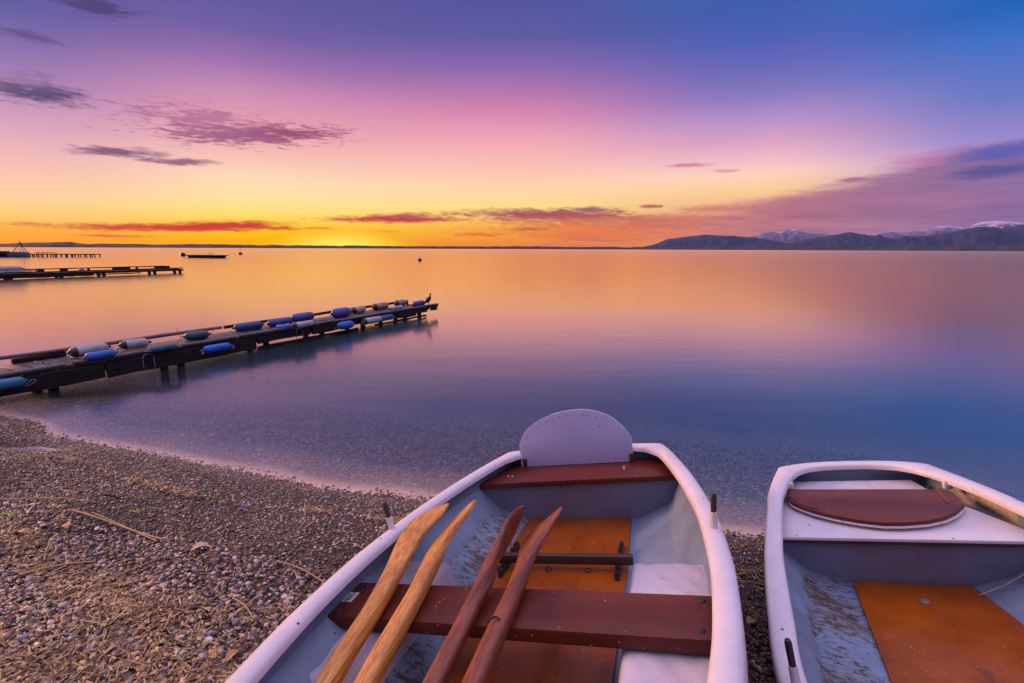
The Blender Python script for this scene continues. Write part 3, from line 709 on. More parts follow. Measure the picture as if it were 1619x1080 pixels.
# backrest board standing on the stern seat
brd = [(-0.295, -0.070), (-0.292, 0.045), (-0.272, 0.088), (-0.245, 0.120), (-0.205, 0.146), (-0.165, 0.166), (-0.09, 0.192), (-0.02, 0.202), (0.04, 0.204), (0.09, 0.198), (0.135, 0.184), (0.175, 0.166), (0.208, 0.143), (0.235, 0.115), (0.256, 0.088), (0.279, 0.049), (0.275, -0.068)]
MB().prism(brd, -0.006, 0.006, 0.002, Matrix(((1, 0, 0, 0), (0, 0.05, 1, 1.058), (0, 1, 0.0, 0), (0, 0, 0, 1)))).build('backrest', M['board'], b1)
for x in (-0.272, 0.268):
    MB().box((x, 1.047, -0.050), (0.020, 0.014, 0.044), bev=0.004).build('backrest_post', M['seat'], b1)
for k_, (x, z) in enumerate([(-0.245, 0.085), (-0.185, 0.128), (-0.10, 0.165), (-0.062, 0.172), (-0.028, 0.181), (0.035, 0.168), (0.058, 0.176), (0.082, 0.170), (0.118, 0.158), (0.245, 0.060), (-0.268, 0.030), (0.11, -0.052), (0.19, -0.052)]):
    MB().lathe([(0.0028, 0), (0.0028, 0.001), (0.0012, 0.0022)], 8, Matrix.Translation((x, 1.0525 + 0.05 * z, z)) @ Matrix.Rotation(pi / 2, 4, 'X')).build('rivet', M['pin'], b1)
for x, y in ((0.233, 0.985), (0.236, 0.955), (-0.30, 0.905), (-0.325, 0.915)):
    MB().lathe([(0.0055, 0), (0.0055, 0.0008), (0.003, 0.0012)], 9, Matrix.Translation((x, y, -0.0695))).build('seat_plug', M['plate'], b1)
rowlock(b1, (-0.519, 0.176, 0.0), (-0.534, 0.174, 0.100), 0.45)
rowlock(b1, (0.562, 0.172, 0.0), (0.574, 0.172, 0.102), 0.48)
# builder's plate and screws
pl = MB().prism([(-0.528, -0.122), (-0.494, -0.122), (-0.497, -0.074), (-0.533, -0.072)], -0.0895, -0.0878).build('builders_plate', M['plate'], b1)
ik = MB()
for k, (u, ln) in enumerate([(-0.113, 0.020), (-0.105, 0.024), (-0.097, 0.016), (-0.088, 0.022)]):
    ik.box((-0.512 - 0.002 * k * 0.5, u, -0.0874), (ln, 0.003, 0.0006))
for y in (-0.118, -0.077): ik.lathe([(0.003, 0), (0.003, 0.001)], 8, Matrix.Translation((-0.513, y, -0.0876)))
ik.build('plate_print', M['ink'], pl)
for x, y in ((-0.50, -0.035), (0.505, -0.045), (0.495, -0.165), (-0.505, -0.170)):
    sc_ = MB(); bolt(sc_, (x, y, -0.0905), 0.0055); sc_.build('thwart_screw', M['black'], b1)
# bow bench, out of the frame towards the viewer
MB().prism([(-0.36, -1.28), (0.40, -1.28), (0.44, -1.05), (-0.40, -1.05)], -0.115, -0.088, 0.005).build('bow_seat', M['seat'], b1)

# --- boat two
b2 = empty('rowing_boat', mw=B2M)
tag(b2, 'white rowing boat with folded brown backrest on its pale stern deck, at the right edge', 'rowing boat', 'rowing boats pulled up on the shingle')
cx2 = lambda y: -0.006
out2 = [(0.0, -3.25), (0.17, -3.12), (0.33, -2.85), (0.46, -2.5), (0.545, -2.15), (0.59, -1.8), (0.602, -1.58), (0.60, -1.46), (0.588, -1.33), (0.566, -1.13), (0.534, -0.90), (0.488, -0.64), (0.462, -0.50), (0.438, -0.36), (0.380, -0.15), (0.335, -0.01), (0.326, 0.006), (0.31, 0.020), (0.25, 0.048), (0.15, 0.072), (0.0, 0.084)]
inn2 = [(0.0, -3.17), (0.12, -3.05), (0.275, -2.8), (0.40, -2.46), (0.483, -2.12), (0.527, -1.78), (0.538, -1.56), (0.534, -1.45), (0.520, -1.33), (0.499, -1.12), (0.472, -0.89), (0.428, -0.64), (0.400, -0.49), (0.372, -0.36), (0.318, -0.20), (0.292, -0.14), (0.272, -0.10), (0.245, -0.06), (0.19, -0.015), (0.10, 0.012), (0.0, 0.018)]
out2 = [tuple(p) for p in cat(out2, 3)]; inn2 = [tuple(p) for p in cat(inn2, 3)]
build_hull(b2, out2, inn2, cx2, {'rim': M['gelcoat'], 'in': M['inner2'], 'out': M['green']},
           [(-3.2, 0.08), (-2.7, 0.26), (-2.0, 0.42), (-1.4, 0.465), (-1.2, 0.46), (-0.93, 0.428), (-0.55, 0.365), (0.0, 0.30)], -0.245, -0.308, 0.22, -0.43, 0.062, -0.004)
MB().prism([(-0.462, -0.634), (0.452, -0.632), (0.410, -0.531), (0.323, -0.312), (0.272, -0.16), (0.250, 0.0), (-0.312, 0.0), (-0.345, -0.12), (-0.41, -0.40)], -0.094, -0.080, 0.003).build('stern_deck', M['gelcoat'], b2)
MB().prism([(-0.462, -0.630), (0.462, -0.628), (0.462, -0.60), (-0.462, -0.602)], -0.108, -0.0945, 0.002).build('deck_edge', M['dark'], b2)
b2k = [(-0.46, -0.612, -0.10), (-0.2, -0.612, -0.10), (0.0, -0.612, -0.10), (0.2, -0.612, -0.10), (0.46, -0.612, -0.10), (-0.40, -0.568, -0.27), (-0.2, -0.560, -0.325), (0.0, -0.560, -0.325), (0.2, -0.560, -0.325), (0.42, -0.562, -0.30)]
b2l = [(x, y + 0.02, z) for x, y, z in b2k]
mesh_obj('bulkhead', b2k + b2l, [(i, i + 1, i + 6, i + 5) for i in range(4)] + [(i + 10, i + 15, i + 16, i + 11) for i in range(4)] + [(0, 10, 11, 1), (1, 11, 12, 2), (2, 12, 13, 3), (3, 13, 14, 4)], M['bulk'], b2, 40)
lid = [(-0.340, -0.215), (-0.335, -0.205), (0.255, -0.222), (0.292, -0.226), (0.306, -0.262), (0.306, -0.330), (0.290, -0.395), (0.232, -0.466), (0.174, -0.515), (0.101, -0.552), (0.014, -0.571), (-0.06, -0.573), (-0.14, -0.548), (-0.216, -0.508), (-0.275, -0.462), (-0.325, -0.405), (-0.350, -0.360), (-0.355, -0.300)]
lo_ = MB().prism([(x * 1.004, y - 0.003) for x, y in lid], -0.066, -0.058, 0.001).build('backrest', M['gelcoat'], b2)
MB().prism(lid, -0.057, -0.040, 0.005).build('backrest_face', M['seat'], lo_)
lst = MB()
lst.box((0.252, -0.300, -0.0385), (0.007, 0.165, 0.006), rz=radians(-8), bev=0.0015)
lst.build('backrest_batten', M['brown_oar'], lo_)
MB().prism([(-0.335, -0.215), (-0.295, -0.215), (-0.262, -0.455), (-0.322, -0.398), (-0.348, -0.300)], -0.0395, -0.036, 0.001).build('backrest_cleat', M['seat'], lo_)
for x, y in ((-0.322, -0.190), (0.318, -0.192)):
    MB().box((x, y, -0.032), (0.034, 0.026, 0.040), bev=0.006).build('backrest_bracket', M['gelcoat'], b2)
fl2 = [(-0.340, -2.3), (0.30, -2.3), (0.262, -1.10), (0.250, -0.80), (0.235, -0.68), (0.215, -0.575), (-0.178, -0.575), (-0.190, -0.60), (-0.215, -0.83), (-0.250, -1.15)]
f2o = MB().prism(fl2, -0.306, -0.293, 0.003).build('floorboard', M['floor'], b2)
ls = MB(); ls.lathe([(0.017, 0), (0.017, 0.003), (0.012, 0.005), (0.009, 0.004), (0.004, 0.0055), (0.001, 0.0055)], 18, Matrix.Translation((0.012, -0.70, -0.2935))); ls.build('drain_screw', M['steel'], f2o)
rowlock(b2, (-0.575, -1.602, 0.0), (-0.584, -1.600, 0.132), 0.5)
rowlock(b2, (0.563, -1.602, 0.0), (0.572, -1.600, 0.132), 0.5)
MB().prism([(-0.52, -1.72), (0.51, -1.72), (0.50, -1.95), (-0.51, -1.95)], -0.128, -0.095, 0.005).build('thwart', M['seat'], b2)

# --- oars
def oar(root_m, pts, mat, name, label, group, handle_to):
    """pts: (x, y, z, half width, half thickness, twist in degrees) from blade tip towards the handle, in the boat's own frame"""
    P = [np.array(p, float) for p in cat(pts, 6)]
    last = P[-1]; d = (P[-1] - P[-14])[:3]; d /= np.linalg.norm(d)
    for L in handle_to[:-1]: P.append(np.concatenate([last[:3] + d * L[0], [L[1], L[2], last[5]]]))
    org = Vector(P[len(P) // 2][:3])
    phi = math.atan2(last[0] - P[12][0], -(last[1] - P[12][1])); RI = Matrix.Rotation(-phi, 3, 'Z')
    root = empty(name, mw=root_m @ Matrix.Translation(org) @ Matrix.Rotation(phi, 4, 'Z'))
    vs = []; n = 14; m = len(P)
    for i, p in enumerate(P):
        t = P[min(i + 1, m - 1)][:3] - P[max(i - 1, 0)][:3]; t = Vector(t).normalized()
        side = t.cross(Vector((0, 0, 1))).normalized(); up = side.cross(t)
        q = radians(p[5]); a = side * cos(q) + up * sin(q); b = -side * sin(q) + up * cos(q)
        for k in range(n):
            w = 2 * pi * k / n; cw, sw = cos(w), sin(w)
            e = 0.5 if mat == M['clear_oar'] else 0.7
            x = math.copysign(abs(cw) ** e, cw) * p[3] * 0.92; y = math.copysign(abs(sw) ** e, sw) * p[4]
            v = RI @ (Vector(p[:3]) + a * x + b * y - org); vs.append(tuple(v))
    def part(i0, i1, nm):
        vv = vs[i0 * n:(i1 + 1) * n]; mm = i1 - i0 + 1
        ff = [(i * n + k, (i + 1) * n + k, (i + 1) * n + (k + 1) % n, i * n + (k + 1) % n) for i in range(mm - 1) for k in range(n)]
        ff.append(tuple(range(n))); ff.append(tuple((mm - 1) * n + k for k in range(n))[::-1])
        return mesh_obj(nm, vv, ff, mat, root, 45)
    part(0, 20, 'blade'); part(20, m - 1, 'shaft')
    tag(root, label, 'oar', group)
    return root
G_O = 'oars laid in the boat'
HN = [(0.25, 0.024, 0.022), (0.55, 0.023, 0.022), (0.80, 0.021, 0.021), (0.82, 0.015, 0.015), (1.0, 0.015, 0.015), (1.02, 0.011, 0.011), None]
dz = 0.0
oar(B1M, [(-0.383, 0.365, 0.012, 0.006, 0.004, -2), (-0.392, 0.335, 0.011, 0.026, 0.005, -2), (-0.408, 0.285, 0.007, 0.050, 0.007, -2), (-0.420, 0.220, 0.002, 0.058, 0.008, -2), (-0.421, 0.129, -0.014, 0.047, 0.011, -2), (-0.399, 0.000, -0.038, 0.036, 0.016, -2), (-0.382, -0.110, -0.058, 0.031, 0.020, -2), (-0.364, -0.222, -0.070, 0.027, 0.022, -4), (-0.349, -0.333, -0.079, 0.026, 0.023, -4), (-0.333, -0.423, -0.087, 0.026, 0.023, -4)],
    M['clear_oar'], 'oar', 'pale wooden oar with its blade lying flat, leftmost of the four oars', G_O, HN)
oar(B1M, [(-0.299, 0.425, -0.004, 0.010, 0.006, -30), (-0.301, 0.405, -0.006, 0.017, 0.008, -30), (-0.307, 0.350, -0.014, 0.040, 0.010, -30), (-0.313, 0.270, -0.022, 0.052, 0.012, -30), (-0.315, 0.185, -0.030, 0.048, 0.014, -30), (-0.304, 0.090, -0.038, 0.036, 0.018, -24), (-0.290, 0.012, -0.047, 0.030, 0.021, -12), (-0.270, -0.115, -0.060, 0.026, 0.022, 0), (-0.258, -0.226, -0.071, 0.026, 0.023, 0), (-0.247, -0.333, -0.081, 0.026, 0.023, 0), (-0.237, -0.413, -0.089, 0.026, 0.023, 0)],
    M['clear_oar'], 'oar', 'pale wooden oar with its blade on edge, right beside the flat pale one', G_O, HN)
oar(B1M, [(-0.077, 0.372, -0.006, 0.006, 0.004, 98), (-0.080, 0.345, -0.010, 0.020, 0.006, 98), (-0.085, 0.300, -0.018, 0.040, 0.007, 98), (-0.090, 0.225, -0.026, 0.050, 0.009, 96), (-0.091, 0.150, -0.034, 0.038, 0.012, 92), (-0.093, 0.052, -0.045, 0.024, 0.018, 80), (-0.083, -0.040, -0.055, 0.027, 0.022, 60), (-0.079, -0.151, -0.063, 0.024, 0.024, 20), (-0.076, -0.246, -0.073, 0.025, 0.023, 20), (-0.075, -0.322, -0.080, 0.025, 0.023, 20), (-0.074, -0.395, -0.087, 0.025, 0.023, 20)],
    M['brown_oar'], 'oar', 'dark red-brown oar between the pale oars and the rightmost oar', G_O, HN)
oar(B1M, [(0.067, 0.364, -0.010, 0.006, 0.004, -24), (0.058, 0.335, -0.014, 0.020, 0.006, -24), (0.040, 0.280, -0.020, 0.042, 0.007, -24), (0.022, 0.215, -0.027, 0.056, 0.009, -24), (0.013, 0.145, -0.034, 0.050, 0.012, -22), (0.014, 0.065, -0.044, 0.030, 0.018, -15), (0.019, -0.060, -0.058, 0.025, 0.022, 0), (0.020, -0.160, -0.066, 0.026, 0.023, 0), (0.019, -0.263, -0.075, 0.027, 0.023, 0), (0.018, -0.328, -0.082, 0.027, 0.023, 0), (0.018, -0.385, -0.087, 0.027, 0.023, 0)],
    M['brown_oar'], 'oar', 'dark red-brown oar with a notch in its shaft, rightmost of the four oars', G_O, HN)

# the notch worn into the rightmost oar
ol = [o for o in scene.objects if o.name.startswith('oar')][-1]
nt = MB().tube([tuple(v) for v in cat([(0.001, -0.244, -0.0460), (0.004, -0.232, -0.0440), (0.016, -0.224, -0.0435), (0.026, -0.228, -0.0450)], 5)], 0.0028, 6).build('worn_notch', M['black'], None)
nt.matrix_world = B1M; nt.parent = ol; nt.matrix_parent_inverse = ol.matrix_world.inverted()

# ------------------------------------------------------------------ jetties
JO = np.array([-5.41, 4.94]); JU = np.array([0.4590, 0.8884]); JV = np.array([-0.8884, 0.4590])
JROT = math.atan2(JU[1], JU[0])
def jetty(name, label, o, u, v, length0, length1, width, deck, plank_w, piles, fascia, rails, detail=True):
    ang = math.atan2(u[1], u[0])
    root = empty(name, (o[0], o[1], 0.0), ang)
    tag(root, label, 'jetty')
    rr = random.Random(len(label))
    mb = MB(); x = length0
    while x < length1 - plank_w:
        w = plank_w * rr.uniform(0.92, 1.0)
        mb.box((x + w / 2, width / 2 + rr.uniform(-.01, .01), deck - 0.014 + rr.uniform(-.003, .003)), (w - plank_w * 0.09, width - 0.05 + rr.uniform(-.02, .02), 0.026), rz=rr.uniform(-.012, .012), bev=0.003 if detail else 0)
        x += plank_w
    mb.build('deck', M['plank'], root)
    for yy in (0.06, width - 0.06):
        b = MB(); x = length0
        while x < length1:
            e = min(x + rr.uniform(1.7, 2.3), length1)
            b.box(((x + e) / 2, yy, deck - 0.085), (e - x - 0.02, 0.07, 0.11), rz=rr.uniform(-.004, .004), bev=0.006); x = e
        b.build('stringer', M['log'], root)
    for (x0, x1, z0, z1, y) in fascia:
        b = MB(); nn = max(2, int((x1 - x0) / 0.25)); vs = []
        for k in range(nn + 1):
            x = x0 + (x1 - x0) * k / nn
            a, c = z0 + rr.uniform(-.012, .012), z1 + rr.uniform(-.008, .008)
            vs += [(x, y - 0.025, a), (x, y - 0.028, c), (x, y + 0.02, c), (x, y + 0.02, a)]
        fs = [(4 * k + q, 4 * k + 4 + q, 4 * k + 4 + (q + 1) % 4, 4 * k + (q + 1) % 4) for k in range(nn) for q in range(4)]
        fs += [(0, 1, 2, 3), (4 * nn + 3, 4 * nn + 2, 4 * nn + 1, 4 * nn)]
        b.add(vs, fs); b.build('fascia_board', M['log'], root)
    for x, y, r, top in piles:
        MB().tube([(x, y, -1.2), (x + .01, y, 0.0), (x, y, top)], [r * 1.05, r, r * 0.95], 10).build('pile', M['log'], root)
    for (x0, x1, y, z, r, m) in rails:
        b = MB(); k = max(3, int((x1 - x0) / 0.4))
        b.tube([(x0 + (x1 - x0) * i / k, y + rr.uniform(-.008, .008), z + rr.uniform(-.006, .006)) for i in range(k + 1)], [r * rr.uniform(.9, 1.1) for _ in range(k + 1)], 10)
        b.build('rail', M[m], root)
    return root
piles1 = [(x, y, 0.05, 0.19) for x in (-2.2, -0.9, 0.45, 1.85, 3.2, 4.35, 5.4, 6.4, 7.25) for y in (0.16, 0.60)]
j1 = jetty('wooden_jetty', 'nearest plank jetty, dark and narrow, lined with fenders and ending at a perched bird', JO, JU, JV, -4.0, 7.42, 0.68, 0.25, 0.155, piles1,
      [(-3.9, 0.9, 0.035, 0.205, -0.01), (0.92, 2.9, 0.03, 0.20, -0.015), (2.95, 3.95, 0.10, 0.20, -0.01), (4.0, 4.7, 0.09, 0.21, -0.012), (5.2, 5.7, 0.13, 0.21, -0.01), (6.3, 6.9, 0.08, 0.20, -0.012), (7.5, 7.72, 0.13, 0.20, -0.01), (2.95, 5.1, 0.0, 0.05, 0.0), (5.6, 7.3, 0.015, 0.055, 0.0)],
      [(-3.9, 0.55, 0.0, 0.268, 0.022, 'rail'), (0.62, 2.6, 0.005, 0.27, 0.024, 'rail'), (2.66, 4.5, 0.0, 0.268, 0.024, 'rail'), (4.55, 7.7, 0.0, 0.262, 0.022, 'rail'),
       (-3.9, 1.0, 0.665, 0.335, 0.024, 'rail'), (1.05, 2.8, 0.66, 0.335, 0.026, 'rail'), (2.85, 5.2, 0.665, 0.33, 0.026, 'log'), (5.25, 7.45, 0.665, 0.325, 0.028, 'log')])
blk = [(0.55, 0.5), (2.35, 0.16), (3.25, 0.16), (4.4, 0.18), (5.6, 0.18), (6.5, 0.2), (7.3, 0.3), (-1.2, 0.3)]
for x, ln in blk:
    MB().box((x, 0.662, 0.279), (ln, 0.06, 0.062), bev=0.006).build('rail_block', M['log'], j1)
MB().box((7.66, 0.03, 0.235), (0.30, 0.07, 0.075), bev=0.006).build('end_beam', M['log'], j1)
MB().box((7.45, 0.34, 0.205), (0.07, 0.66, 0.09), bev=0.006).build('cross_beam', M['log'], j1)
for x0 in (1.37, 3.70):                                   # pale U-shaped boarding hooks
    w = 0.065; z1 = 0.245
    p = [(x0 - w, -0.055, 0.06), (x0 - w, -0.055, z1 - 0.05)] + [(x0 - w * cos(a), -0.055 , z1 - 0.05 + 0.045 * sin(a)) for a in np.linspace(0.3, pi - 0.3, 7)] + [(x0 + w, -0.055, z1 - 0.05), (x0 + w, -0.055, 0.06)]
    MB().tube(p, 0.0042, 8).build('boarding_hook', M['hook'], j1)

J2O = np.array([-25.55, 24.1]); d2 = np.array([4.35, 7.7]); d2 /= np.linalg.norm(d2); v2 = np.array([-d2[1], d2[0]])
j2 = jetty('wooden_jetty', 'second dark jetty with a low rail in the orange water, behind the fender-lined one', J2O, d2, v2, -9.0, 8.65, 0.9, 0.27, 0.25,
      [(x, y, 0.09, 0.22) for x in (-7, -4.5, -2, 0.5, 2.5, 4.4, 7.0, 8.45) for y in (0.12, 0.78)],
      [(-8.9, 3.9, 0.02, 0.20, -0.01), (3.95, 6.2, 0.05, 0.11, -0.015)],
      [(-8.9, 8.0, 0.86, 0.43, 0.03, 'log'), (-8.9, 8.6, 0.02, 0.31, 0.03, 'log')], detail=False)
for x in (-6, -3.3, -0.6, 0.9, 1.9, 2.9, 4.0, 5.2, 6.4, 7.6): MB().box((x, 0.86, 0.35), (0.35 if x < 3 else 0.12, 0.08, 0.17), bev=0.01).build('rail_block', M['log'], j2)
for x in (5.0, 7.2): MB().box((x + 0.6, 0.86, 0.36), (0.9, 0.05, 0.15), bev=0.01).build('rail_block', M['log'], j2)
MB().lathe([(0.16, 0), (0.13, 0.05), (0.06, 0.12), (0.01, 0.15)], 8, Matrix.Translation((3.6, 0.6, 0.30))).build('mooring_knob', M['rail'], j2)

J3O = np.array([-88.0, 80.3]); d3 = np.array([19.1, 0.75]); d3 /= np.linalg.norm(d3); v3 = np.array([-d3[1], d3[0]])
j3 = jetty('wooden_jetty', 'farthest and smallest jetty, standing on bare legs beside the moored work boat', J3O, d3, v3, 0.0, 19.1, 1.3, 0.50, 0.5,
      [(x, y, 0.09, 0.42) for x in (0.5, 3, 5.5, 7.6, 8.3, 9.0, 9.7, 10.4, 11.3, 11.9, 12.6, 13.6, 14.3, 15.4, 15.8, 17.3, 17.6, 18.9) for y in (0.1, 1.2)],
      [(0.1, 7.0, 0.02, 0.45, -0.02)], [(9.5, 13.0, 0.1, 0.66, 0.05, 'log')], detail=False)
for x in (9.9, 10.7, 11.3): MB().tube([(x, 0.2, 0.5), (x + .03, 0.2, 0.95)], 0.025, 6).build('stake', M['log'], j3)

# covered punt and work boat by the far jetty
cb = empty('covered_punt', (-83.6, 78.9, 0.0), 0.04)
tag(cb, 'long low boat under a flat grey-green cover at the far jetty, at the left edge', 'boat')
def small_hull(mb, L, Wd, H, z0=-0.05, nose=0.35):
    vs = []; n = 16
    for i in range(n + 1):
        t = i / n; w = Wd / 2 * min(1, sqrt(max(0.0, (1 - t) / nose)) if t > 1 - nose else 1) + 0.02; w *= 0.85 + 0.15 * min(1, t * 5)
        x = -L / 2 + L * t; s = H * (1 + 0.25 * t * t)
        vs += [(x, -w, s), (x, -w * .85, s * .4), (x, -w * .4, z0), (x, w * .4, z0), (x, w * .85, s * .4), (x, w, s)]
    fs = [(i * 6 + k, (i + 1) * 6 + k, (i + 1) * 6 + k + 1, i * 6 + k + 1) for i in range(n) for k in range(5)]
    fs += [(i * 6 + 5, (i + 1) * 6 + 5, (i + 1) * 6, i * 6) for i in range(n)]
    fs += [(0, 1, 2, 3, 4, 5), tuple(n * 6 + k for k in range(6))[::-1]]
    return mb.add(vs, fs)
small_hull(MB(), 7.5, 1.4, 0.62).build('hull', M['log'], cb)
MB().box((-0.6, 0, 0.80), (5.6, 1.3, 0.30), bev=0.10).build('cover', FEN['green'], cb)
wb = empty('work_boat', (-79.3, 79.0, 0.0), 0.0)
tag(wb, 'small pale work boat carrying a dark A-frame, moored at the far jetty', 'boat')
small_hull(MB(), 3.1, 1.3, 0.62).build('hull', M['bulk'], wb)
MB().box((-0.2, 0, 0.75), (1.6, 0.9, 0.22), bev=0.06).build('cabin_box', FEN['white'], wb)
af = MB(); top = (0.35, 0, 2.35)
for a in ((-0.75, -0.3, 0.8), (0.95, 0.35, 0.7), (0.30, 0.4, 0.8), (0.55, -0.4, 0.8)): af.tube([a, top], [0.05, 0.04], 6)
af.tube([(-0.65, 0, 0.95), (0.1, 0, 1.4)], 0.03, 6); af.tube([(0.35, 0, 2.3), (0.35, 0, 2.6)], 0.03, 6); af.tube([(0.0, 0, 1.6), (0.65, 0, 1.6)], 0.03, 6)
af.build('a_frame', M['dark'], wb)

# raft and buoys
rf = empty('bathing_raft', (-49.6, 79.5, 0.0), -0.35)
tag(rf, 'flat dark raft floating alone near the far shore under the sunset', 'raft')
b = MB(); 
for k in range(14): b.box((-3.6 + 0.55 * k, 0, 0.42), (0.52, 2.2, 0.05))
b.build('deck', M['plank'], rf)
b = MB()
for yy in (-0.8, 0.8): b.box((0, yy, 0.33), (7.2, 0.1, 0.10))
b.build('frame', M['log'], rf)
for x0, ln in ((-1.55, 3.0), (1.75, 2.9)):
    for yy in (-0.7, 0.7): MB().tube([(x0 - ln / 2, yy, 0.12), (x0 + ln / 2, yy, 0.12)], 0.2, 12).build('float_drum', M['log'], rf)
MB().tube([(0.1, 0.4, 0.44), (0.1, 0.4, 0.82)], 0.035, 6).build('mooring_post', M['dark'], rf)
MB().box((0.95, 0.2, 0.62), (0.35, 0.15, 0.06), bev=0.02).tube([(0.85, .2, .44), (0.85, .2, .6)], .02, 5).tube([(1.05, .2, .44), (1.05, .2, .6)], .02, 5).build('small_bench', M['dark'], rf)
bu = empty('mooring_buoy', (-62.7, 93.4, 0.0)); tag(bu, 'small black block-shaped buoy, left of the raft', 'buoy')
MB().lathe([(0.1, -0.1), (0.36, 0.0), (0.4, 0.2), (0.38, 0.5), (0.3, 0.62), (0.08, 0.64)], 12).build('float', M['black'], bu)
MB().tube([(0, 0, 0.62), (0, 0, 0.75)], 0.04, 6).build('ring_post', M['dark'], bu)
bu = empty('mooring_buoy', (-65.7, 118.6, 0.0)); tag(bu, 'tiny dark buoy with an upright stick, right of the raft', 'buoy')
MB().lathe([(0.1, -0.1), (0.42, 0.05), (0.45, 0.25), (0.3, 0.5), (0.08, 0.6)], 12).build('float', M['black'], bu)
MB().tube([(0, 0, 0.6), (0, 0, 1.25)], 0.035, 6).lathe([(0.1, 1.25), (0.12, 1.35), (0.02, 1.42)], 8).build('stick', M['dark'], bu)
bu = empty('mooring_buoy', (-12.2, 64.6, 0.0)); tag(bu, 'round dark buoy with a small knob, alone in the middle of the orange water', 'buoy')
MB().lathe([(0.05, -0.2), (0.18, -0.12), (0.25, 0.05), (0.24, 0.18), (0.16, 0.29), (0.05, 0.33)], 16).build('float', M['log'], bu)
MB().tube([(0, 0, 0.32), (0, 0, 0.48)], 0.025, 6).lathe([(0.02, 0.46), (0.07, 0.50), (0.07, 0.58), (0.02, 0.62)], 10).build('top_knob', FEN['white'], bu)

# ------------------------------------------------------------------ fenders
G_F = 'boat fenders lashed along the jetty'
def fender(p, q, r, kind, label, seed, knot=False, dent=False, group=G_F):
    r *= 1.12
    if knot == 'low':
        mid = np.array([(p[0] + q[0]) / 2, (p[1] + q[1]) / 2]); sh = -(r + 0.045) - float((mid - JO) @ JV)
        c0 = mid + JV * sh; hl = 0.5 * math.hypot(q[0] - p[0], q[1] - p[1])
        p = (c0[0] - JU[0] * hl, c0[1] - JU[1] * hl, p[2]); q = (c0[0] + JU[0] * hl, c0[1] + JU[1] * hl, q[2])
    p, q = Vector(p), Vector(q); L = (q - p).length; d = (q - p).normalized()
    rot = d.to_track_quat('Z', 'Y').to_matrix().to_4x4()
    root = empty('boat_fender', mw=Matrix.Translation((p + q) / 2) @ rot)
    tag(root, label, 'fender', group)
    h = L / 2; rr = random.Random(seed)
    prof = [(r * .28, -h), (r * .55, -h + r * .10), (r * .80, -h + r * .35), (r * .94, -h + r * .65), (r, -h + r * 1.1), (r * (0.78 if dent else 1.01), 0), (r, h - r * 1.1), (r * .94, h - r * .65), (r * .80, h - r * .35), (r * .55, h - r * .10), (r * .28, h)]
    mb = MB().lathe(prof, 20)
    body = mb.build('body', FEN[kind], root, 60)
    for s in (-1, 1):
        e = MB(); z = s * h
        e.lathe([(r * .30, z - s * .004), (r * .26, z + s * r * .35), (r * .14, z + s * r * .55), (r * .05, z + s * r * .6)][::s], 10)
        e.build('end_eye', FEN['navy'] if kind not in ('white', 'pink', 'tan') else M['black'], root)
    if kind in ('white', 'tan', 'pink') and not dent:
        e = MB(); z = -h
        e.lathe([(r * .30, z - r * .30), (r * .45, z - r * .22), (r * .70, z + r * .05), (r * .96, z + r * .60), (r * .96 + .004, z + r * .68), (r * .3, z + r * .6)], 16); e.build('end_cap', M['black'], root)
    # lashing
    inv = root.matrix_world.inverted(); e0 = inv @ (p + (p - q).normalized() * r * .5)
    w0 = root.matrix_world @ e0
    def curl(c, n, amp):
        pts = []
        for k in range(n):
            t = k / (n - 1)
            pts.append(inv @ Vector((c.x + amp * sin(t * 7 + seed * 1.7) * 0.9 + amp * (t - .3), c.y + amp * cos(t * 7 + seed) * .5, max(c.z - 0.03 + amp * sin(t * 6 + seed * 2) * 0.8, 0.275 if knot != 'low' else 0.12))))
        return [tuple(v) for v in cat([tuple(v) for v in pts], 4)]
    rmat = M['rope'] if knot or kind in ('bright', 'light') else M['rail']
    MB().tube(curl(w0, 7, 0.040), 0.0035, 6).build('lashing_rope', rmat, root)
    if knot:
        w1 = root.matrix_world @ (inv @ (q + (q - p).normalized() * r * .5)); MB().tube(curl(w1, 7, 0.045), 0.0035, 6).build('lashing_rope', rmat, root)
    return root
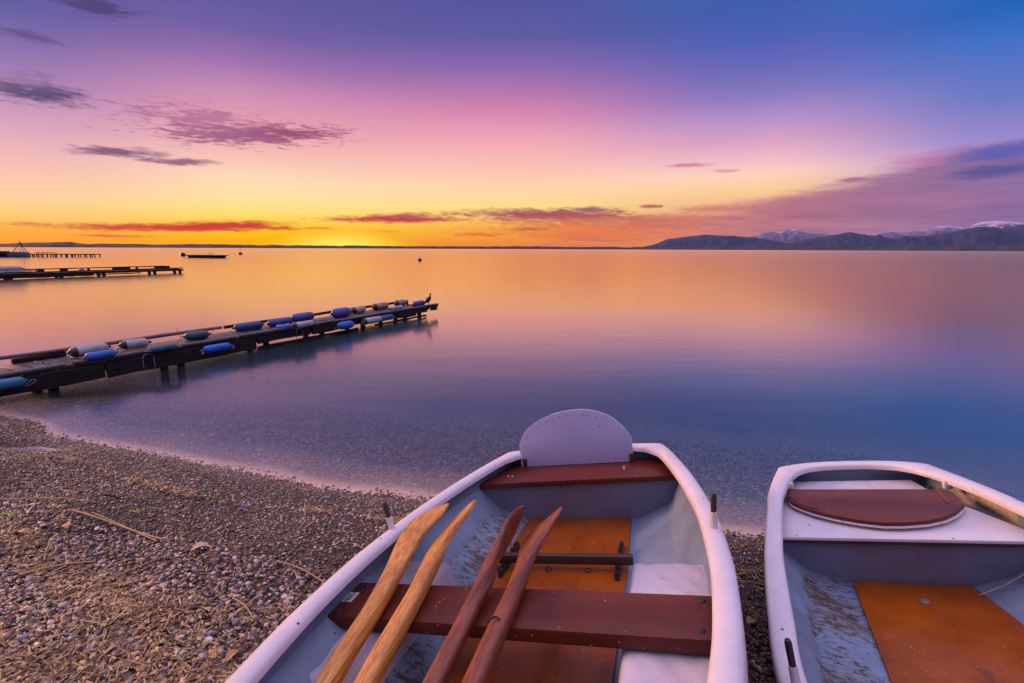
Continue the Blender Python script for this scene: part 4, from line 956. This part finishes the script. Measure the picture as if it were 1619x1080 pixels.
F = [
 ((-5.80, 4.70, 0.185), (-5.27, 4.99, 0.185), 0.050, 'teal', 'large teal blue fender hanging on the near side of the jetty at the left edge', 'low'),
 ((-5.42, 5.80, 0.325), (-5.27, 6.17, 0.325), 0.062, 'white', 'long grey-white fender on the far rail, leftmost of the pale ones', True),
 ((-5.07, 5.60, 0.312), (-4.94, 5.88, 0.312), 0.048, 'royal', 'royal blue fender lying on the planks in front of the long grey-white one', True),
 ((-5.18, 6.28, 0.322), (-5.00, 6.52, 0.322), 0.058, 'white', 'short grey-white fender on the far rail, just left of the dark green-blue one', False),
 ((-4.71, 6.13, 0.290), (-4.55, 6.41, 0.290), 0.038, 'dull', 'slim dull teal fender half hidden behind the near edge pole above the first boarding hook', True),
 ((-4.77, 6.93, 0.322), (-4.58, 7.18, 0.322), 0.061, 'green', 'dark green-blue fender with loose string ends sticking up from both its ends', True),
 ((-4.20, 6.62, 0.17), (-4.03, 6.97, 0.17), 0.050, 'bright', 'bright blue fender hanging low on the near side just above the water', 'low'),
 ((-4.48, 7.70, 0.325), (-4.24, 8.10, 0.325), 0.063, 'navy', 'long navy fender on the far rail, leftmost of the three dark blue ones', False),
 ((-4.16, 8.15, 0.325), (-3.96, 8.60, 0.325), 0.061, 'navy', 'navy fender behind the small knotted light blue one', False),
 ((-3.91, 7.92, 0.300), (-3.77, 8.14, 0.300), 0.043, 'light', 'small light blue fender squeezed in its middle, on the near edge', True),
 ((-3.98, 8.66, 0.345), (-3.78, 9.10, 0.345), 0.071, 'indigo', 'indigo fender on the far rail directly behind the speckled pale one', False),
 ((-3.68, 8.03, 0.312), (-3.49, 8.40, 0.312), 0.049, 'white', 'speckled pale fender on the near edge above the second boarding hook', False),
 ((-3.47, 9.28, 0.350), (-3.28, 9.68, 0.350), 0.086, 'indigo', 'fattest purplish blue fender, about two thirds along the jetty', False),
 ((-3.40, 8.98, 0.17), (-3.25, 9.30, 0.17), 0.067, 'royal', 'mid blue fender hanging on the near side below the fattest purplish one', 'low'),
 ((-3.30, 9.92, 0.330), (-3.16, 10.30, 0.330), 0.064, 'pink', 'pinkish stained fender just right of the fattest purplish one', False),
 ((-3.07, 9.54, 0.17), (-2.90, 10.02, 0.17), 0.058, 'white', 'clean white fender hanging low over the water on the near side', 'low'),
 ((-3.04, 10.55, 0.330), (-2.85, 11.00, 0.330), 0.068, 'tan', 'brownish grey fender on the far rail between the pinkish and the last pale one', False),
 ((-2.83, 9.98, 0.17), (-2.73, 10.33, 0.17), 0.054, 'navy', 'small dark blue fender low on the near side, right of the clean white one', 'low'),
 ((-2.74, 11.33, 0.325), (-2.60, 11.70, 0.325), 0.064, 'tan', 'last pale grey fender on the far rail near the jetty end', False),
 ((-2.68, 10.52, 0.300), (-2.49, 10.92, 0.300), 0.042, 'white', 'thin white fender with a bent middle lying on the planks near the end', False),
 ((-2.30, 11.22, 0.320), (-2.12, 11.58, 0.320), 0.062, 'indigo', 'blue-grey fender at the jetty tip beside the perched bird', False)]
for i, (p, q, r, k, lb, kn) in enumerate(F): fender(p, q, r, k, lb, i + 1, kn, i in (9, 19))
def sticks(p, items, parent, mat):
    mb = MB()
    for dx, dy, dzz in items: mb.tube([(0, 0, 0), (dx * .6, dy * .6, dzz * .7), (dx, dy, dzz)], 0.0035, 5)
    o = mb.build('string_end', mat, None)
    o.matrix_world = Matrix.Translation(p); o.parent = parent; o.matrix_parent_inverse = parent.matrix_world.inverted()
fs_ = [o for o in scene.objects if o.name.startswith('boat_fender')]
gf = fs_[5]
sticks(Vector((-4.80, 6.88, 0.33)), [(-0.05, 0, 0.12), (0.035, 0, 0.07)], gf, M['rail'])
sticks(Vector((-4.55, 7.22, 0.33)), [(0.09, 0, 0.09)], gf, M['rail'])
fender((-25.9, 23.9, 0.50), (-25.2, 25.1, 0.50), 0.13, 'white', 'long pale fender on the second jetty at the left edge', 40, False, group='boat fenders on the second jetty')
rp = MB(); 
for k in range(3): rp.tube([tuple(v) for v in cat([(0.25 * sin(t * 1.9 + k), 0.35 * t - 0.8, 0.06 + 0.09 * abs(sin(t * 2.1 + k * 1.3))) for t in range(7)], 5)], 0.022, 6)
ro_ = rp.build('mooring_rope', M['rope']); ro_.location = (-25.15, 24.35, 0.27); tag(ro_, 'tangled white mooring rope on the second jetty at the left edge', 'rope')

for k, (u_, v_, am, mt, lb) in enumerate([(1.02, 0.60, 0.055, 'log', 'dark knotted line between the two leftmost pale fenders'), (1.85, 0.10, 0.05, 'rope', 'pale tangled line right of the slim dull teal fender'), (3.15, 0.07, 0.045, 'rope', 'pale tangled line beside the small squeezed light blue fender'), (4.35, 0.09, 0.06, 'log', 'dark line heaped on the planks before the fattest purplish fender'), (0.45, 0.12, 0.05, 'rope', 'loose pale line end near the royal blue fender')]):
    q_ = JO + JU * u_ + JV * v_; rr_ = random.Random(k + 3)
    pts = [(am * rr_.uniform(-1.4, 1.4), am * rr_.uniform(-.9, .9), am * rr_.uniform(0.05, 0.55)) for _ in range(9)]
    o_ = MB().tube([tuple(v) for v in cat(pts, 5)], 0.0065 if mt == 'log' else 0.0045, 6).build('mooring_line', M[mt])
    o_.location = (q_[0], q_[1], 0.262); o_.rotation_euler = (0, 0, JROT); tag(o_, lb, 'rope', 'lines lying on the nearest jetty')
# ------------------------------------------------------------------ the bird at the jetty's tip
def loft(secs, n=16):
    """secs: centre, half width, half height, tilt direction vector (spine)"""
    vs = []; m = len(secs)
    for i, (c, w, h) in enumerate(secs):
        a = Vector(secs[min(i + 1, m - 1)][0]) - Vector(secs[max(i - 1, 0)][0]); a.normalize()
        side = Vector((0, 1, 0)); up = a.cross(side).normalized()
        for k in range(n):
            q = 2 * pi * k / n; vs.append(tuple(Vector(c) + side * cos(q) * w + up * sin(q) * h))
    fs = [(i * n + k, i * n + (k + 1) % n, (i + 1) * n + (k + 1) % n, (i + 1) * n + k) for i in range(m - 1) for k in range(n)]
    fs += [tuple(range(n))[::-1], tuple((m - 1) * n + k for k in range(n))]
    return vs, fs
M['feather'] = paint('dark_brown_feathers', (0.020, 0.013, 0.013, 1), 0.35, 0.6, 0.0, bump=0.4, bscale=160)
M['beak'] = paint('yellowish_beak', (0.35, 0.20, 0.08, 1), 0.1, 0.4, 0.0)
bird = MB()
v, f = loft([((-0.108, 0, 0.018), 0.016, 0.004), ((-0.085, 0, 0.042), 0.020, 0.008), ((-0.062, 0, 0.066), 0.032, 0.026), ((-0.035, 0, 0.092), 0.044, 0.044), ((-0.008, 0, 0.120), 0.047, 0.049), ((0.016, 0, 0.150), 0.040, 0.040), ((0.028, 0, 0.176), 0.026, 0.026), ((0.030, 0, 0.198), 0.014, 0.014), ((0.030, 0, 0.216), 0.012, 0.013), ((0.034, 0, 0.232), 0.015, 0.016), ((0.046, 0, 0.242), 0.014, 0.013), ((0.058, 0, 0.243), 0.008, 0.007), ((0.062, 0, 0.243), 0.002, 0.002)])
bird.add(v, f)
for s in (-1, 1):
    bird.tube([(-0.004, s * 0.018, 0.085), (0.000, s * 0.019, 0.040), (-0.006, s * 0.019, 0.003)], [0.014, 0.006, 0.005], 8)
    for a in (-0.5, 0.0, 0.5): bird.tube([(-0.006, s * 0.019, 0.004), (0.030 * cos(a), s * 0.019 + 0.03 * sin(a), 0.003)], [0.004, 0.002], 6)
bo = bird.build('cormorant', M['feather'], None, 70)
bo.location = (-1.985, 11.46, 0.274); bo.rotation_euler = (0, 0, radians(12)); bo.scale = (1.12, 1.12, 1.12)
tag(bo, 'dark bird standing upright on the tip of the fender-lined jetty, facing right', 'bird')
MB().tube([(0.056, 0, 0.243), (0.075, 0, 0.243), (0.088, 0, 0.239)], [0.006, 0.004, 0.0015], 8).build('beak', M['beak'], bo)
for s in (-1, 1):
    w = MB(); vv, ff = loft([((-0.100, s * 0.018, 0.030), 0.002, 0.004), ((-0.070, s * 0.033, 0.060), 0.005, 0.016), ((-0.035, s * 0.043, 0.094), 0.006, 0.026), ((-0.005, s * 0.045, 0.122), 0.006, 0.026), ((0.014, s * 0.036, 0.148), 0.003, 0.012)]); w.add(vv, ff)
    w.build('wing', M['feather'], bo, 70)
    MB().lathe([(0.0006, 0), (0.002, 0.001), (0.002, 0.002), (0.0006, 0.003)], 8, Matrix.Translation((0.043, s * 0.0135, 0.244)) @ Matrix.Rotation(s * -pi / 2, 4, 'X')).build('eye', M['beak'], bo)

# ------------------------------------------------------------------ shingle
def pebble_mat(name, stops, rough=0.55, wet=True, spec=0.5):
    m, N, p = new_mat(name)
    at = N.n('ShaderNodeAttribute', attribute_name='tint').outputs['Fac']
    co = N.n('ShaderNodeTexCoord').outputs['Object']
    n1 = N.noise(co, 260, 3, 0.6)
    c = N.ramp(at, stops)
    c = N.mix(N.maprange(n1, 0.35, 0.7, 0, 0.35), c, (0.07, 0.05, 0.045, 1))
    N.put(p.inputs['Base Color'], c); p.inputs['Roughness'].default_value = rough
    p.inputs['Specular IOR Level'].default_value = spec
    return m
PST = [(0.0, (0.018, 0.012, 0.010, 1)), (0.16, (0.055, 0.032, 0.022, 1)), (0.30, (0.17, 0.095, 0.058, 1)), (0.42, (0.12, 0.085, 0.085, 1)), (0.55, (0.38, 0.25, 0.18, 1)), (0.68, (0.58, 0.44, 0.38, 1)), (0.76, (0.20, 0.20, 0.28, 1)), (0.84, (0.74, 0.62, 0.60, 1)), (0.90, (0.52, 0.25, 0.08, 1)), (0.95, (0.28, 0.09, 0.04, 1)), (1.0, (0.80, 0.72, 0.70, 1))]
M['pebble'] = pebble_mat('lake_pebbles', PST, 0.45)
M['straw'] = pebble_mat('straw_and_bark', [(0.0, (0.05, 0.025, 0.014, 1)), (0.25, (0.16, 0.080, 0.034, 1)), (0.5, (0.38, 0.21, 0.085, 1)), (0.8, (0.60, 0.38, 0.16, 1)), (1.0, (0.72, 0.50, 0.26, 1))], 0.65)
def scatter(name, base_v, base_f, C, R, S, tint, mat, smooth=True):
    """one mesh out of many transformed copies: C centres, R rotations (n,3,3), S scales (n,3)"""
    n = len(C); bv = np.array(base_v, np.float32); bf = np.array(base_f, np.int32); nv, nf, k = len(bv), len(bf), bf.shape[1]
    V = np.einsum('nij,nkj->nki', R, bv[None] * S[:, None, :]) + C[:, None, :]
    Fc = (bf[None] + (np.arange(n) * nv)[:, None, None]).reshape(-1).astype(np.int32)
    me = bpy.data.meshes.new(name); me.vertices.add(n * nv); me.vertices.foreach_set('co', V.astype(np.float32).ravel())
    me.loops.add(len(Fc)); me.loops.foreach_set('vertex_index', Fc)
    me.polygons.add(n * nf); me.polygons.foreach_set('loop_start', np.arange(0, len(Fc), k, dtype=np.int32))
    me.polygons.foreach_set('use_smooth', np.full(n * nf, smooth))
    me.materials.append(mat); me.update()
    a = me.attributes.new('tint', 'FLOAT', 'POINT'); a.data.foreach_set('value', np.repeat(tint.astype(np.float32), nv))
    return link(bpy.data.objects.new(name, me))
def ico(sub):
    bm = bmesh.new(); bmesh.ops.create_icosphere(bm, subdivisions=sub, radius=1.0)
    v = [tuple(q.co) for q in bm.verts]; bm.verts.index_update(); f = [[q.index for q in g.verts] for g in bm.faces]; bm.free(); return v, f
def rot_rand(n, tilt):
    a = rng.uniform(0, 2 * pi, n); t = rng.normal(0, tilt, n); b = rng.uniform(0, 2 * pi, n)
    ca, sa = np.cos(a), np.sin(a); Rz = np.zeros((n, 3, 3)); Rz[:, 0, 0] = ca; Rz[:, 0, 1] = -sa; Rz[:, 1, 0] = sa; Rz[:, 1, 1] = ca; Rz[:, 2, 2] = 1
    ux, uy = np.cos(b), np.sin(b); c, s = np.cos(t), np.sin(t); Rt = np.zeros((n, 3, 3))
    Rt[:, 0, 0] = c + ux * ux * (1 - c); Rt[:, 0, 1] = ux * uy * (1 - c); Rt[:, 0, 2] = uy * s
    Rt[:, 1, 0] = ux * uy * (1 - c); Rt[:, 1, 1] = c + uy * uy * (1 - c); Rt[:, 1, 2] = -ux * s
    Rt[:, 2, 0] = -uy * s; Rt[:, 2, 1] = ux * s; Rt[:, 2, 2] = c
    return np.einsum('nij,njk->nik', Rt, Rz)
B1I = np.array(B1M.inverted()); B2I = np.array(B2M.inverted())
def under_boat(x, y):
    o = np.zeros(len(x), bool)
    for I, oo, ya, yb in ((B1I, out1, -1.7, 1.0), (B2I, out2, -3.1, -0.1)):
        P = np.stack([x, y, np.full_like(x, 0.2), np.ones_like(x)]); L = I @ P
        hw = np.interp(L[1], [p[1] for p in oo if p[1] < yb + .2], [p[0] for p in oo if p[1] < yb + .2])
        o |= (L[1] > ya) & (L[1] < yb) & (np.abs(L[0]) < hw - 0.22)
    return o
def field(n, x0, x1, y0, y1, dmin, dmax):
    x = rng.uniform(x0, x1, n); y = rng.uniform(y0, y1, n); d = inland(x, y)
    k = (d > dmin) & (d < dmax) & (np.abs(x) < 1.25 * (y + 0.25) + 0.5); x, y, d = x[k], y[k], d[k]
    k = ~under_boat(x, y) & (rng.uniform(0, 1, len(x)) < np.clip(1.25 + d / 2.2, 0.04, 1)); return x[k], y[k]
def vnoise(x, y, s, seed=0):
    def h(i, j): v = np.sin(i * 127.1 + j * 311.7 + seed * 74.7) * 43758.5453; return v - np.floor(v)
    x = x * s; y = y * s; i = np.floor(x); j = np.floor(y); fx = x - i; fy = y - j; fx = fx * fx * (3 - 2 * fx); fy = fy * fy * (3 - 2 * fy)
    return (h(i, j) * (1 - fx) + h(i + 1, j) * fx) * (1 - fy) + (h(i, j + 1) * (1 - fx) + h(i + 1, j + 1) * fx) * fy
def pebbles(n, sub, x0, x1, y0, y1, dmin, dmax, rmin, rmax, seed):
    x, y = field(n, x0, x1, y0, y1, dmin, dmax); m = len(x)
    d = inland(x, y)
    r = rmin + (rmax - rmin) * rng.beta(1.5, 4.0, m) 
    fine = np.clip(1 - (d - 0.1) / 1.3, 0, 1); r = r * (1 - 0.30 * fine)
    S = np.stack([r * rng.uniform(0.9, 1.45, m), r * rng.uniform(0.75, 1.1, m), r * rng.uniform(0.45, 0.8, m)], -1)
    z = ground_h(x, y) + r * rng.uniform(-0.1, 0.85, m)
    t = rng.uniform(0, 1, m)
    strand = vnoise(x, y, 1.4, 2) * 0.6 + vnoise(x, y, 5, 5) * 0.4           # darker, finer drifts between paler ones
    wetb = np.clip(1 - np.abs(d - 0.85) / 0.6, 0, 1) ** 0.7
    dark = np.clip((strand - 0.45) * 2.2, 0, 0.75) * 0.6 + wetb * 0.62 + np.clip(1 - d / 0.4, 0, 1) * .25
    k = rng.uniform(0, 1, m) < dark; t[k] = t[k] * 0.38
    if dmax <= 0: t = (0.20 + 0.55 * t) * np.clip(0.95 + d / 6, 0.45, 1)
    v, f = ico(sub)
    return scatter('pebbles', v, f, np.stack([x, y, z], -1), rot_rand(m, 0.35), S, t, M['pebble'])
p1 = pebbles(60000, 2, -3.4, 2.2, 0.3, 2.6, 0.9, 4.0, 0.0045, 0.0180, 1)
tag(p1, kind='stuff')
p2 = pebbles(210000, 1, -6.4, 2.6, 0.3, 5.2, -0.02, 4.5, 0.0045, 0.0135, 2)
tag(p2, kind='stuff')
p3 = pebbles(200000, 1, -6.4, 3.6, 1.5, 7.8, -2.9, 0.0, 0.008, 0.022, 3)
tag(p3, kind='stuff')

# reed litter and bark chips along the old high-water line
bv = []; bf = []
for i in range(5):
    t = i / 4 * 2 - 1; zz = 0.25 * (1 - t * t)
    bv += [(t, -1, zz), (t, 0, zz + 1.0), (t, 1, zz)]
for i in range(4):
    for k in range(2): bf.append((i * 3 + k, (i + 1) * 3 + k, (i + 1) * 3 + k + 1, i * 3 + k + 1))
    bf.append((i * 3 + 2, (i + 1) * 3 + 2, (i + 1) * 3, i * 3))
def litter(n, lmin, lmax, wmin, wmax, seed, thr, name):
    x, y = field(n, -4.2, 2.0, 0.3, 4.0, 0.30, 4.0); d = inland(x, y)
    band = np.exp(-((d - 1.95 - 0.25 * np.sin(x * 1.7)) / 0.28) ** 2) * 0.9 + np.exp(-((d - 2.6) / 0.4) ** 2) * 0.8 + np.exp(-((d - 1.25 - 0.06 * np.sin(x * 3)) / 0.08) ** 2) * 0.5 + np.exp(-((d - 0.42 - 0.05 * np.sin(x * 2.2)) / 0.035) ** 2) * 0.6
    left = np.maximum(np.clip((-0.55 - x) / 0.9, 0.08, 1), (d < 0.6) * 0.9)
    patch = vnoise(x, y, 2.3, 7) * 0.6 + vnoise(x, y, 7, 9) * 0.4
    k = rng.uniform(0, 1, len(x)) < np.clip(band * left * (patch * 2.6 - 0.5), 0.012, 1)
    x, y = x[k], y[k]; m = len(x)
    L = lmin + (lmax - lmin) * rng.beta(1.2, 4, m); w = rng.uniform(wmin, wmax, m)
    S = np.stack([L / 2, w / 2, w * rng.uniform(0.2, 0.5, m)], -1)
    z = ground_h(x, y) + 0.010 + rng.uniform(0, 0.012, m)
    R = rot_rand(m, 0.10)
    return tag(scatter(name, bv, bf, np.stack([x, y, z], -1), R, S, rng.uniform(0, 1, m), M['straw'], False), kind='stuff')
litter(190000, 0.015, 0.14, 0.0022, 0.0060, 1, 0, 'reed_litter')
litter(80000, 0.012, 0.036, 0.006, 0.016, 2, 0, 'bark_chips')

# single stalks, leaves and oddments one can point at
M['reed'] = wood('dry_reed', (0.30, 0.17, 0.07, 1), (0.55, 0.36, 0.17, 1), 60, 0.5)
M['leaf'] = paint('dry_leaf_tissue', (0.42, 0.20, 0.07, 1), 0.3, 0.6, 0.0, bump=0.4)
M['paleleaf'] = paint('pale_dry_leaf', (0.55, 0.38, 0.24, 1), 0.2, 0.6, 0.0, bump=0.4)
M['weed'] = paint('yellow_green_weed', (0.26, 0.30, 0.02, 1), 0.3, 0.6, 0.0)
M['capblue'] = paint('blue_plastic', (0.02, 0.12, 0.5, 1), 0.1, 0.35, 0.0)
def gz(x, y): return float(ground_h(np.array([x]), np.array([y]))[0])
def stalk(a, b, r, label, mat='reed', bend=0.01, name='reed_stalk'):
    n = 9; ax, ay = a; bx, by = b; pts = []
    c = ((ax + bx) / 2, (ay + by) / 2)
    for i in range(n):
        t = i / (n - 1); x = ax + (bx - ax) * t; y = ay + (by - ay) * t
        nx, ny = -(by - ay), (bx - ax); l = math.hypot(nx, ny); k = bend * sin(pi * t)
        x += nx / l * k; y += ny / l * k
        pts.append((x - c[0], y - c[1], gz(x, y) + 0.016 + r + 0.006 * sin(3 * t + 1)))
    o = MB().tube(pts, [r * (1 - 0.35 * i / n) for i in range(n)], 8).build(name, M[mat]); o.location = (c[0], c[1], 0)
    tag(o, label, 'reed', 'dry reed stalks on the shingle'); return o
stalk((-2.403, 2.424), (-1.771, 2.218), 0.0055, 'longest dry reed stalk, lying across the shingle left of the boats')
stalk((-2.30, 2.425), (-1.79, 2.205), 0.0035, 'thinner reed stalk lying along the longest one')
stalk((-2.954, 2.57), (-2.41, 2.575), 0.004, 'straight reed stalk running level from the left edge', bend=0.02)
stalk((-2.627, 2.40), (-2.715, 2.639), 0.004, 'short pale reed stalk tilted up beside the level one', bend=0.02)
stalk((-1.082, 1.996), (-0.816, 1.872), 0.0038, 'single curved reed stalk nearly touching the rowing boat with the oars', bend=0.015)
stalk((-1.143, 1.75), (-1.009, 1.654), 0.004, 'short pale reed crossing another one, near the boat side')
stalk((-1.045, 1.80), (-1.12, 1.624), 0.0032, 'short reed lying under the crossing pale one, near the boat side')
stalk((-1.80, 1.80), (-1.641, 2.078), 0.0035, 'reed stalk pointing towards the water in the litter at left')
stalk((-2.186, 1.914), (-1.946, 2.028), 0.005, 'thick reed stalk among the litter near the left edge')
stalk((1.018, 1.977), (1.165, 1.956), 0.0035, 'reed stalk on the shingle between the two rowing boats')
stalk((-2.434, 2.657), (-2.325, 2.642), 0.006, 'short dark twig on the fine gravel at left', 'log', 0.004)
def leaf(x, y, s, rz, mat, label, name='dry_leaf'):
    vs = []; n = 8; rr = random.Random(int(x * 1000))
    for i in range(n + 1):
        t = i / n; w = s * 0.42 * sin(pi * min(1, t * 0.95 + 0.04)) ** 0.8 * (1 + rr.uniform(-.12, .12)); X = s * (t - 0.5)
        zc = 0.14 * s * sin(pi * t)
        vs += [(X, -w, zc + w * 0.5), (X, 0, zc), (X, w, zc + w * 0.35 + 0.002)]
    vs2 = [(a, b, c - 0.0012) for a, b, c in vs]; k = len(vs)
    fs = [(3 * i + q, 3 * i + 3 + q, 3 * i + 4 + q, 3 * i + 1 + q) for i in range(n) for q in range(2)]
    fs += [tuple(j + k for j in f)[::-1] for f in fs]
    o = mesh_obj(name, vs + vs2, fs, M[mat], None, 60)
    o.location = (x, y, gz(x, y) + 0.022); o.rotation_euler = (rr.uniform(-.3, .3), rr.uniform(-.2, .2), rz)
    return tag(o, label, 'leaf', 'dead leaves on the shingle')
leaf(-1.477, 2.075, 0.085, 0.6, 'paleleaf', 'pale curled leaf, largest on the shingle')
leaf(-2.47, 2.21, 0.07, 0.2, 'leaf', 'orange-brown leaf close to the left edge')
leaf(-0.98, 1.47, 0.055, 1.2, 'leaf', 'orange leaf low down beside the rowing boat with the oars')
leaf(-2.31, 2.27, 0.06, -0.4, 'leaf', 'orange-brown leaf under the longest reed stalk')
leaf(0.945, 1.66, 0.04, 0.4, 'leaf', 'small orange leaf between the two rowing boats')
def weed(x, y, s, label):
    mb = MB(); rr = random.Random(int(-x * 100))
    for k in range(7):
        a = rr.uniform(-0.6, 0.6) + (pi if k % 2 else 0); l = s * rr.uniform(.4, .6)
        mb.tube([(0, 0, 0.004), (l * .5 * cos(a), l * .5 * sin(a), 0.012), (l * cos(a), l * sin(a), 0.005)], [0.004, 0.004, 0.001], 5, flat=0.5)
    o = mb.build('water_weed', M['weed']); o.location = (x, y, gz(x, y) + 0.012)
    tag(o, label, 'weed', 'scraps of green weed on the shingle')
weed(-2.13, 2.5, 0.075, 'bright yellow-green weed scrap, rightmost of the three')
weed(-2.54, 2.48, 0.09, 'yellow-green weed scrap lying above the longest reed stalk')
weed(-2.745, 2.41, 0.10, 'yellow-green weed scrap right at the left edge')
cp = MB().lathe([(0.010, 0), (0.0135, 0.001), (0.0135, 0.009), (0.012, 0.012), (0.002, 0.0125)], 16).build('bottle_cap', M['capblue'])
cp.location = (-1.60, 2.655, gz(-1.6, 2.655) + 0.010); cp.rotation_euler = (0.3, 0.2, 0); tag(cp, 'tiny blue plastic cap on the fine gravel', 'bottle cap')
tw = MB().tube([(-0.14, -0.03, 0.0), (-0.05, 0.0, 0.025), (0.05, 0.03, 0.075), (0.12, 0.05, 0.115)], [0.0016, 0.0022, 0.0022, 0.0015], 6).build('dry_twig', M['reed'])
tw.matrix_world = B2M @ Matrix.Translation((0.335, -0.64, -0.275)); tag(tw, 'thin twig standing against the pale wall inside the right-hand boat', 'twig')
bpy.context.view_layer.update()

# ------------------------------------------------------------------ the air over the lake
HAZE = 6.5e-6
mh = bpy.data.materials.new('evening_air'); mh.use_nodes = True; th = mh.node_tree
for n in list(th.nodes): th.nodes.remove(n)
H = NT(th); pv = H.n('ShaderNodeVolumePrincipled'); pv.inputs['Color'].default_value = (0.72, 0.74, 0.98, 1)
pv.inputs['Density'].default_value = HAZE; pv.inputs['Anisotropy'].default_value = 0.0
mo = H.n('ShaderNodeOutputMaterial'); H.put(mo.inputs['Volume'], pv.outputs[0])
hz = MB().box((0, 0, 700), (56300, 56300, 1500)).build('haze', mh, None, 0)
tag(hz, kind='stuff')
